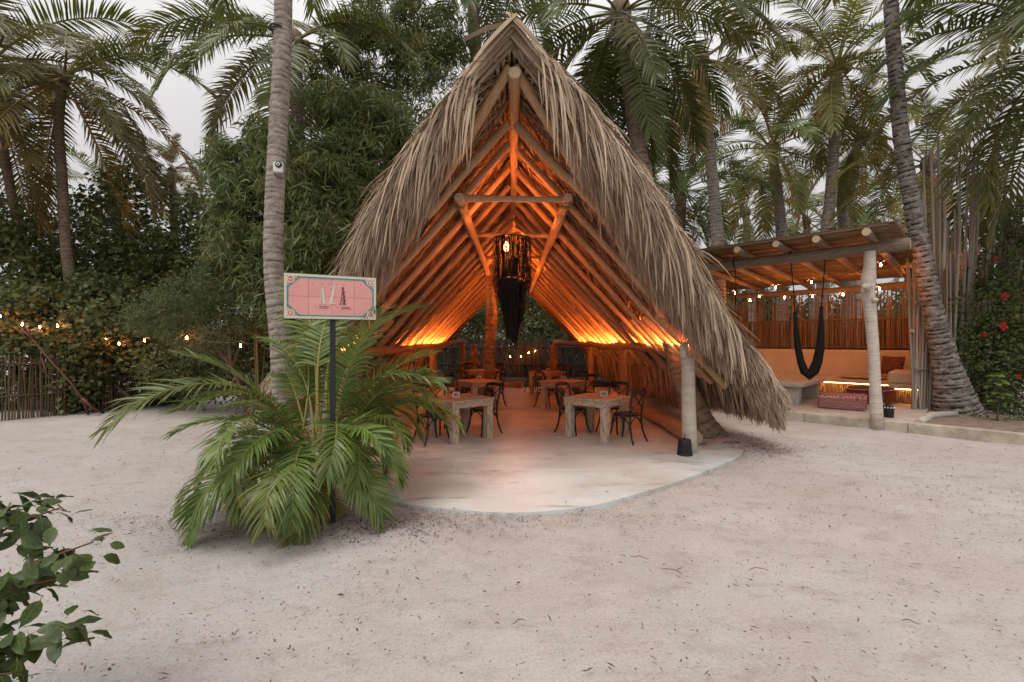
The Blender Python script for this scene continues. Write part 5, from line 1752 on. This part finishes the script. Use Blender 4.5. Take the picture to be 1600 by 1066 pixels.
# reed roof: sheet plus canes
mb = MB()
A_, B_, C_, D_ = [W(a, b, z) - pg.location for a, b, z in ((-.1, -.5, 3.84), (6.2, -.5, 3.84), (6.2, 6.0, 3.56), (-.1, 6.0, 3.56))]
up_ = Vector((0, 0, .03))
mb.add([A_, B_, C_, D_, A_ + up_, B_ + up_, C_ + up_, D_ + up_], [(0, 1, 2, 3), (7, 6, 5, 4), (0, 4, 5, 1), (1, 5, 6, 2), (2, 6, 7, 3), (3, 7, 4, 0)])
mb.build('roof_mat', m_core, pg)
mb = MB()
for k in range(210):
    v = -.52 + 6.5 * (k + random.random() * .8) / 210
    z = 3.825 - .28 * (v + .5) / 6.5 + random.uniform(-.012, .006)
    s0, s1 = random.uniform(-.22, .1), 6.2 + random.uniform(-.2, .1)
    mb.tint = random.random()
    mb.tube([W(s0, v, z) - pg.location, W(s0 + 2, v + random.uniform(-.03, .03), z + random.uniform(-.01, .008)) - pg.location, W(s0 + 4.2, v + random.uniform(-.03, .03), z + random.uniform(-.01, .008)) - pg.location, W(s1, v, z) - pg.location], .011, 5)
o = mb.build('reed_lining', mat('roof_reed', (.33, .23, .14), .7, (.22, .14, .085), 3, dark=(.12, .075, .045)), pg, kind='stuff')
o = quadprism(0, 0, 0, 0, 0, 0)
# dry leaves lying on the roof edge
mb = MB()
for k in range(260):
    s, v = random.uniform(-.2, 1.6) if k % 2 else random.uniform(-.2, 5), random.uniform(-.5, 2.5)
    c = W(s, v, 3.88 - .043 * (v + .5) + random.uniform(0, .07)) - pg.location
    d1 = Vector((random.gauss(0, 1), random.gauss(0, 1), random.gauss(0, .4))).normalized() * random.uniform(.05, .11)
    d2 = Vector((random.gauss(0, 1), random.gauss(0, 1), random.gauss(0, .4))).normalized() * .03
    mb.tint = random.random(); mb.add([c - d1, c - d2, c + d1, c + d2], [(0, 1, 2, 3)])
mb.build('roof_leaves', m_litter, pg, kind='stuff')

# back fence of cane
fc = thing('cane_fence', 'tall reddish cane fence with a gappy top behind the lounge bench', 'fence', W(-.6, 5.62))
n = 150
for i in range(n):
    s = -.6 + 7.0 * i / n
    p = W(s, 5.62 + random.uniform(-.015, .015)) - fc.location
    g = random.uniform(.5, 1.2)
    top = 3.15 + random.uniform(-.25, .1) if (i % 2 or random.random() < .6) else 2.35 + random.uniform(-.06, .06)
    stick(fc, (p.x, p.y, .2), (p.x + random.uniform(-.03, .03), p.y, top), .021 * random.uniform(.8, 1.15), m_cane, (g, g * .92, g * .85))
for i in range(135):
    s = -.58 + 7.0 * i / 135
    p = W(s, 5.68) - fc.location
    g = random.uniform(.4, .8)
    stick(fc, (p.x, p.y, .2), (p.x, p.y, 2.3), .025, m_cane, (g, g * .92, g * .85))
p0, p1 = W(-.6, 5.585, 2.33) - fc.location, W(6.4, 5.585, 2.35) - fc.location
stick(fc, p0, p1, .028, m_cane, (.7, .6, .5), 'rail')
p0, p1 = W(-.6, 5.585, 1.5) - fc.location, W(6.4, 5.585, 1.5) - fc.location
stick(fc, p0, p1, .028, m_cane, (.7, .6, .5), 'rail')

# built-in bench
bn = thing('bench', 'built-in ochre plaster bench with a high back along the cane fence', 'bench', W(0, 4.9))


def pbox(name, s0, s1, v0, v1, z0, z1, m, parent, bev=.02, **kw):
    mb = MB(); mb.bevbox((0, 0, 0), (abs(s1 - s0), abs(v1 - v0), z1 - z0), bev)
    return mb.build(name, m, parent, loc=W((s0 + s1) / 2, (v0 + v1) / 2, (z0 + z1) / 2) - Vector(parent.location), rot=(0, 0, math.atan2(UU.y, UU.x)), **kw)


pbox('backrest', -.55, 6.4, 5.2, 5.5, FLZ, 1.44, m_plaster, bn, .03)
pbox('seat', -.55, 6.4, 4.25, 5.197, .54, .65, m_plaster, bn, .02)
pbox('arm', -.55, .42, 3.3, 5.195, .655, .95, m_plaster, bn, .035)
pbox('side_seat', -.55, .42, 3.3, 4.247, .54, .652, m_plaster, bn, .02)
pbox('plinth', -.55, .95, 3.55, 4.2, FLZ, .27, m_plaster, bn, .01)
for i in range(150):
    s = -.5 + 6.8 * i / 150
    p = W(s, 4.47) - bn.location
    g = random.uniform(.8, 1.6)
    stick(bn, (p.x, p.y, FLZ), (p.x, p.y, .54), .02, m_cane, (g, g * .92, g * .8), 'slat')
for i in range(24):
    p = W(.32, 3.36 + .85 * i / 24) - bn.location
    stick(bn, (p.x, p.y, FLZ), (p.x, p.y, .54), .02, m_cane, (1.2, 1.1, 1.0), 'slat')
for i in range(20):
    p = W(-.5 + .85 * i / 20, 3.44) - bn.location
    stick(bn, (p.x, p.y, FLZ), (p.x, p.y, .54), .02, m_cane, (1.2, 1.1, 1.0), 'slat')


def led2(s0, s1, v, z, label):
    mb = MB(); L = abs(s1 - s0)
    mb.box((0, 0, 0), (L, .02, .012))
    mb.build('light_strip', mat('seat_led_' + str(round(s0, 1)), (1, .8, .5), .3, emit=((1.0, .50, .17), 22.0)), None, label=label, cat='light strip', loc=W((s0 + s1) / 2, v, z), rot=(0, 0, math.atan2(UU.y, UU.x)))


led2(.5, 6.2, 4.33, .53, 'warm light strip glowing under the long bench seat')
led2(-.45, .38, 3.36, .53, 'warm light strip glowing under the short end of the bench')
# seat cushion + pillows with woven pattern
def mat_kilim(name, c1, c2, c3, sc, rot=0.0):
    m = bpy.data.materials.new(name); m.use_nodes = True
    n, l = m.node_tree.nodes, m.node_tree.links
    b = n['Principled BSDF']; b.inputs['Roughness'].default_value = .95; b.inputs['Specular IOR Level'].default_value = .1
    co = n.new('ShaderNodeTexCoord'); mp = n.new('ShaderNodeMapping'); mp.inputs['Scale'].default_value = (sc, sc, sc); mp.inputs['Rotation'].default_value = (0, 0, rot)
    l.new(co.outputs['Object'], mp.inputs[0])
    sp_ = n.new('ShaderNodeSeparateXYZ'); l.new(mp.outputs[0], sp_.inputs[0])

    def mth(op, a, bb=None, c=None):
        x = n.new('ShaderNodeMath'); x.operation = op
        for i, q in enumerate((a, bb, c)):
            if q is None: continue
            if isinstance(q, (int, float)): x.inputs[i].default_value = q
            else: l.new(q, x.inputs[i])
        return x.outputs[0]
    fx = mth('PINGPONG', sp_.outputs[0], .5); fy = mth('PINGPONG', mth('ADD', sp_.outputs[1], sp_.outputs[2]), .5)
    zig = mth('ADD', mth('SNAP', fx, .07), fy)
    band = mth('PINGPONG', zig, .28)
    r_ = n.new('ShaderNodeValToRGB'); r_.color_ramp.interpolation = 'CONSTANT'
    e = r_.color_ramp.elements
    e[0].position = 0; e[0].color = (*c1, 1)
    e[1].position = .25; e[1].color = (*c2, 1)
    for p_, c_ in ((.42, c3), (.55, c1), (.78, c3), (.88, c2)):
        q = e.new(p_); q.color = (*c_, 1)
    l.new(mth('MULTIPLY', band, 3.5), r_.inputs['Fac'])
    l.new(r_.outputs[0], b.inputs['Base Color'])
    return m


def pillow(name, parent, size, M, m, loc, puff=.5):
    nx, ny = 12, 10
    V, Fc = [], []
    for sd in (1, -1):
        for j in range(ny + 1):
            for i in range(nx + 1):
                u, v = i / nx * 2 - 1, j / ny * 2 - 1
                h = ((1 - u ** 4) * (1 - v ** 4)) ** .45
                pin = 1 - .06 * (u * u * v * v) * 0 - .05 * (1 - abs(u)) * abs(v) - .05 * (1 - abs(v)) * abs(u)
                V.append((u * size[0] / 2 * pin, v * size[1] / 2 * pin, sd * size[2] / 2 * h))
        o_ = 0 if sd > 0 else (nx + 1) * (ny + 1)
        for j in range(ny):
            for i in range(nx):
                a = o_ + j * (nx + 1) + i
                q = [a, a + 1, a + nx + 2, a + nx + 1]
                Fc.append(q if sd > 0 else q[::-1])
    me = np_mesh(name, np.array(V), np.array(Fc), smooth=True); me.materials.append(m)
    o = link(name, me, parent, loc=loc); o.rotation_euler = M
    return o


kil1 = mat_kilim('kilim_red', (.33, .03, .05), (.62, .50, .40), (.03, .025, .04), 3.4)
kil2 = mat_kilim('kilim_black', (.018, .014, .015), (.42, .22, .12), (.22, .04, .03), 5.0, .6)
kil3 = mat_kilim('kilim_brown', (.02, .015, .015), (.30, .13, .07), (.25, .03, .03), 4.0, .2)
o = pillow('cushion', None, (.52, .52, .2), (R(68), 0, math.atan2(UU.y, UU.x) + 2.9), kil2, P(1394, 571, 12.2)); o['label'] = 'dark patterned pillow leaning on the bench corner, the nearer of two'; o['category'] = 'pillow'
o = pillow('cushion', None, (.55, .55, .2), (R(70), 0, math.atan2(UU.y, UU.x) + 3.4), kil3, P(1412, 566, 12.7)); o['label'] = 'black patterned pillow tucked behind the nearer pillow on the bench'; o['category'] = 'pillow'
o = pillow('seat_mat', None, (1.0, .8, .12), (0, 0, math.atan2(UU.y, UU.x)), mat('mat_cloth', (.5, .38, .26), .9), W(1.1, 4.65, .71)); o['label'] = 'flat ochre seat mat on the bench beside the pillows'; o['category'] = 'seat mat'


def pouf(c, size, rz, m, label):
    t = thing('floor_cushion', label, 'floor cushion', c, rz)
    nx = 8
    mb = MB(); mb.bevbox((0, 0, size[2] / 2), size, .05)
    me = mb.mesh('body', m)
    o = link('body', me, t)
    bv = o.modifiers.new('soft', 'BEVEL'); bv.width = .04; bv.segments = 3
    mb = MB()
    x, y = size[0] / 2 - .012, size[1] / 2 - .012
    for z in (.04, size[2] - .04):
        mb.tube([(-x, -y, z), (x, -y, z), (x, y, z), (-x, y, z), (-x, -y, z)], .014, 5)
    mb.build('piping', mat('pouf_piping', (.5, .36, .3), .9) if 'pouf_piping' not in MATS else MATS['pouf_piping'], t)


pouf(W(1.05, 1.55, FLZ), (.88, .85, .31), math.atan2(UU.y, UU.x) + .1, kil1, 'red and cream woven floor cushion in front of the stone table')
pouf(W(.72, 3.1, FLZ), (.8, .8, .38), math.atan2(UU.y, UU.x) - .2, kil3, 'dark red woven floor cushion behind the crooked post')
tb = thing('stone_table', 'low rough concrete table beside the red floor cushion', 'table', W(2.2, 2.2, FLZ))
pbox('top', 1.75, 2.9, 1.15, 3.5, .60, .70, m_conc, tb, .015)
pbox('leg', 1.85, 2.7, 1.25, 1.55, FLZ, .598, m_conc, tb, .015)
pbox('leg', 1.85, 2.7, 3.1, 3.4, FLZ, .598, m_conc, tb, .015)
# little black lantern pot with white beads
pl_ = thing('pot_lantern', 'small black beaded lantern right behind the crooked post', 'lantern', G(1387, 652, FLZ))
mb = MB(); mb.lathe([(.085, 0), (.10, .03), (.105, .22), (.10, .235), (.085, .235), (.08, .1)], sides=16); mb.build('pot', m_black, pl_)
for k in range(14):
    a = 2 * math.pi * k / 14
    mb = MB(); mb.lathe([(.002, -.016), (.013, -.008), (.013, .008), (.002, .016)], sides=6); mb.build('bead', m_white, pl_, loc=(.106 * math.cos(a), .106 * math.sin(a), .20))

# string lights under the pergola
def bulb_mesh():
    mb = MB(); mb.lathe([(.008, .045), (.010, .036), (.015, .016), (.017, 0), (.013, -.012), (.004, -.018)], sides=10)
    return mb


BULB = bulb_mesh().mesh('bulb', m_bulb)
mb = MB(); mb.lathe([(.016, .045), (.018, .05), (.018, .095), (.006, .1)], sides=8)
SOCK = mb.mesh('socket', m_black)


m_bulb2 = mat('dim_warm_bulb', (1, 0.8, 0.5), 0.3, emit=((1.0, 0.25, 0.045), 210.0))
BULB2 = bulb_mesh().mesh('bulb', m_bulb2)


def string_lights(label, pts, dim=False):
    """pts: bulb positions; the cable sags through their sockets"""
    t = thing('string_lights', label, 'string lights', pts[0])
    o0 = Vector(pts[0])
    path_ = []
    pts = [Vector(p) for p in pts]
    ext = [pts[0] + (pts[0] - pts[1]).normalized() * .4 + Vector((0, 0, .15))] + pts + [pts[-1] + (pts[-1] - pts[-2]).normalized() * .4 + Vector((0, 0, .15))]
    for a, b in zip(ext, ext[1:]):
        for q in range(5):
            u = q / 5
            path_.append(a.lerp(b, u) + Vector((0, 0, .10 - .10 * math.sin(math.pi * u))) - o0)
    mb = MB(); mb.tube(path_, .006, 4); mb.build('cable', m_black, t)
    for p in pts:
        sk = link('socket', SOCK, t, loc=p - o0); link('bulb', BULB2 if dim else BULB, sk)


string_lights('front row of warm bulbs strung under the lounge roof', [P(1149, 459, 11.3), P(1212, 450, 11.0), P(1268, 442, 10.6), P(1376, 415, 9.6)])
string_lights('rear row of warm bulbs strung along the back of the lounge', [P(1172, 470, 13.6), P(1187, 464, 13.4), P(1226, 466, 13.0), P(1270, 464, 12.7), P(1317, 461, 12.4), P(1374, 452, 12.0), P(1440, 415, 11.4)])
string_lights('warm bulbs in the left hedge above the cane fence', [P(0, 495, 10.35), P(35, 508, 10.2), P(62, 512, 10.15), P(90, 510, 10.2)], True)
string_lights('warm bulbs half hidden in the leaves by the feathery shrub', [P(165, 532, 10.9), P(186, 538, 10.8), P(226, 533, 10.6), P(292, 529, 9.1), P(376, 541, 9.2)], True)
string_lights('warm bulbs hanging at the far end of the hut', [P(797, 558, 20.6), P(814, 558, 20.7), P(826, 552, 20.8), P(836, 549, 20.9)], True)

# hammock folded in a U, hung from the front beam
hm = thing('hammock', 'black hammock hanging folded in a narrow U from the lounge beam', 'hammock', P(1236, 405, 9.9))
h0 = Vector(hm.location)
A_, B_ = P(1236, 408, 9.85), P(1289, 400, 9.45)
mb = MB()
for q, (tp, kn) in enumerate(((A_, P(1242, 490, 9.85)), (B_, P(1283, 482, 9.45)))):
    mb = MB(); mb.tube([tp - h0 + Vector((0, 0, .03)), tp - h0 - Vector((0, 0, .1)), (tp + kn) / 2 - h0 + Vector((.01, 0, 0)), kn - h0], .011, 6); mb.build('rope', m_yarn, hm)
    mb = MB(); n_ = 16
    cc = W(0, 0, 3.51); ax_ = UU
    ctr = Vector((tp.x, tp.y, 3.51)); sdir = VV
    mb.tube([ctr - h0 + sdir * .125 * math.cos(a * .3927) + Vector((0, 0, .125 * math.sin(a * .3927))) for a in range(17)], .014, 6); mb.build('rope_loop', m_yarn, hm)
    mb = MB(); mb.lathe([(.0, .05), (.03, .03), (.035, 0), (.03, -.03), (0, -.05)], kn - h0, 8); mb.build('knot', m_yarn, hm)
path_ = [P(1242, 490, 9.85), P(1244, 520, 9.82), P(1247, 545, 9.79), P(1251, 565, 9.75), P(1257, 581, 9.7), P(1264, 587, 9.65), P(1271, 580, 9.6), P(1277, 565, 9.55), P(1281, 545, 9.5), P(1282.5, 520, 9.47), P(1283, 482, 9.45)]
mb = MB(); mb.tube([p - h0 for p in path_], [.035, .055, .066, .075, .088, .10, .10, .092, .082, .062, .032], 10, jit=.10); mb.build('cloth', m_yarn, hm)
hm2 = thing('hanging_rope', 'thin black rope hanging from the left part of the lounge beam', 'rope', P(1149, 418, 10.6))
mb = MB(); tp = P(1149, 418, 10.6); mb.tube([(0, 0, 0), (.01, 0, -.4), (0, 0, -1.0)], .011, 6); mb.build('rope', m_yarn, hm2)
mb = MB(); mb.tube([VV * .125 * math.cos(a * .3927) + Vector((0, 0, 3.51 - tp.z + .125 * math.sin(a * .3927))) for a in range(17)], .014, 6); mb.build('rope_loop', m_yarn, hm2)

# tall screen of upright sticks beside / behind the big trunk
random.seed(99)
sc_ = thing('stick_screen', 'tall screen of bleached upright sticks fanning out behind the big leaning trunk', 'screen', (9.0, 10.25, FLZ))
for i in range(96):
    u = i / 95
    x = 3.15 * u; y = .75 * u + random.uniform(-.06, .06) - (.0 if i % 2 else .06)
    h = 3.35 + random.uniform(-.1, .1) if u < .10 else random.uniform(3.4, 5.2)
    if u > .13 and random.random() < .25: h = random.uniform(5.2, 6.7)
    lean = (u - .30) * .85 if h > 3.6 else 0
    g = random.uniform(.75, 1.3)
    stick(sc_, (x, y, -.1), (x + lean * h / 4 + random.uniform(-.10, .10), y + random.uniform(-.1, .2), h), .030 * random.uniform(.75, 1.2), m_greycane, (g, g, g))
p_ = sc_
for z in (.9, 2.4):
    stick(sc_, (0, -.10, z), (3.15, .66, z + .03), .03, m_greycane, (.8, .8, .8), 'rail')
fence('reed end wall closing the lounge behind the big trunk', (W(-.62, 2.7).x, W(-.62, 2.7).y), (W(-.62, 5.5).x, W(-.62, 5.5).y), .1, 3.3, .045, .024, m_cane, rails=(1.2, 2.4))
mb = MB(); mb.tube([(0, 0, 0), (-.10, -.12, .02), (-.16, -.22, .0)], [.05, .055, .035], 8, jit=.15)
mb.build('peg', m_woodend, None, label='short cut wooden peg sticking out of the reed end wall', cat='peg', loc=P(1424, 518, 10.4))

# ------------------------------------------------------------------ ground litter
rg = np.random.default_rng(55)


def litter():
    n = 12000
    cx = rg.uniform(-7, 9, 120); cy = rg.uniform(1.6, 8.5, 120)
    ci = rg.integers(0, 120, n)
    x = np.where(rg.random(n) < .3, rg.uniform(-8, 10, n), cx[ci] + rg.normal(0, .55, n))
    y = np.where(rg.random(n) < .3, 1.4 + rg.random(n) ** 1.2 * 8.5, cy[ci] + rg.normal(0, .35, n))
    # denser by the trunk foot, below the areca and along the slab edge
    k = 3800
    x = np.concatenate([x, 3.55 + rg.normal(0, .55, k), -1.9 + rg.normal(0, .85, k), 1.5 * rg.normal(0, 1, 500)]); y = np.concatenate([y, 7.35 + rg.normal(0, .42, k), 4.2 + rg.normal(0, .22, k), 4.35 + rg.normal(0, .12, 500)])
    ok = np.ones(len(x), bool)
    poly = np.array(sp)
    j = len(poly) - 1
    ins = np.zeros(len(x), bool)
    for i in range(len(poly)):
        xi, yi = poly[i]; xj, yj = poly[j]
        ins ^= ((yi > y) != (yj > y)) & (x < (xj - xi) * (y - yi) / (yj - yi + 1e-12) + xi)
        j = i
    keep = (~ins) | (rg.random(len(x)) < .04)
    x, y, ins = x[keep], y[keep], ins[keep]
    n = len(x)
    a = rg.random(n) * 6.283
    L = rg.uniform(.004, .0135, n) * np.where(rg.random(n) < .16, 2.6, 1)
    w = rg.uniform(.0025, .006, n)
    z = np.where(ins, .0235, .004) + rg.random(n) * .006
    mnd = .09 * np.exp(-((x - 3.5) ** 2 + (y - 7.75) ** 2) / .75 ** 2) + .05 * np.exp(-((x + 2.3) ** 2 + (y - 4.7) ** 2) / .9 ** 2)
    z = z + np.where(ins, 0, mnd)
    c = np.stack([x, y, z], -1)
    d = np.stack([np.cos(a) * L, np.sin(a) * L, rg.normal(0, .15, n) * L], -1)
    s = np.stack([-np.sin(a) * w, np.cos(a) * w, np.abs(rg.normal(0, .6, n)) * w], -1)
    V = np.stack([c - d, c + s, c + d, c - s + np.array([0, 0, .004])], 1).reshape(-1, 3)
    i = np.arange(n) * 4
    me = np_mesh('litter', V, np.stack([i, i + 1, i + 2, i + 3], -1), {'tint': np.repeat(rg.random(n), 4)})
    me.materials.append(m_litter)
    link('litter', me, kind='stuff', label='scattered dark leaf crumbs and chaff on the sand', cat='litter')


litter()
random.seed(123)
for k, (px, py, ln, an) in enumerate(((1000, 873, .18, -12), (1065, 893, .13, 70), (1050, 895, .20, -35), (1185, 893, .20, 4), (812, 975, .14, 20), (690, 812, .2, 30), (1425, 975, .13, -20), (585, 832, .26, 20), (620, 818, .22, -15))):
    g = G(px, py)
    L = (ln * g.y / 4 + .02) * .8
    a = R(an)
    mb = MB(); mb.tint = random.random() * .4
    c_, s_ = math.cos(a), math.sin(a)
    bend = [0, random.uniform(.01, .03), random.uniform(.02, .04), random.uniform(-.01, .03), 0]
    mb.tube([(c_ * L * (t_ - .5) - s_ * bend[j], s_ * L * (t_ - .5) + c_ * bend[j], .006 + random.uniform(0, .006)) for j, t_ in enumerate((0, .25, .5, .8, 1))], [.0022, .003, .0032, .0025, .001], 5)
    mb.build('twig', m_litter, None, label='small dry brown twig lying on the sand', cat='twig', group='dry twigs lying on the sand', loc=(g.x, g.y, 0.0))
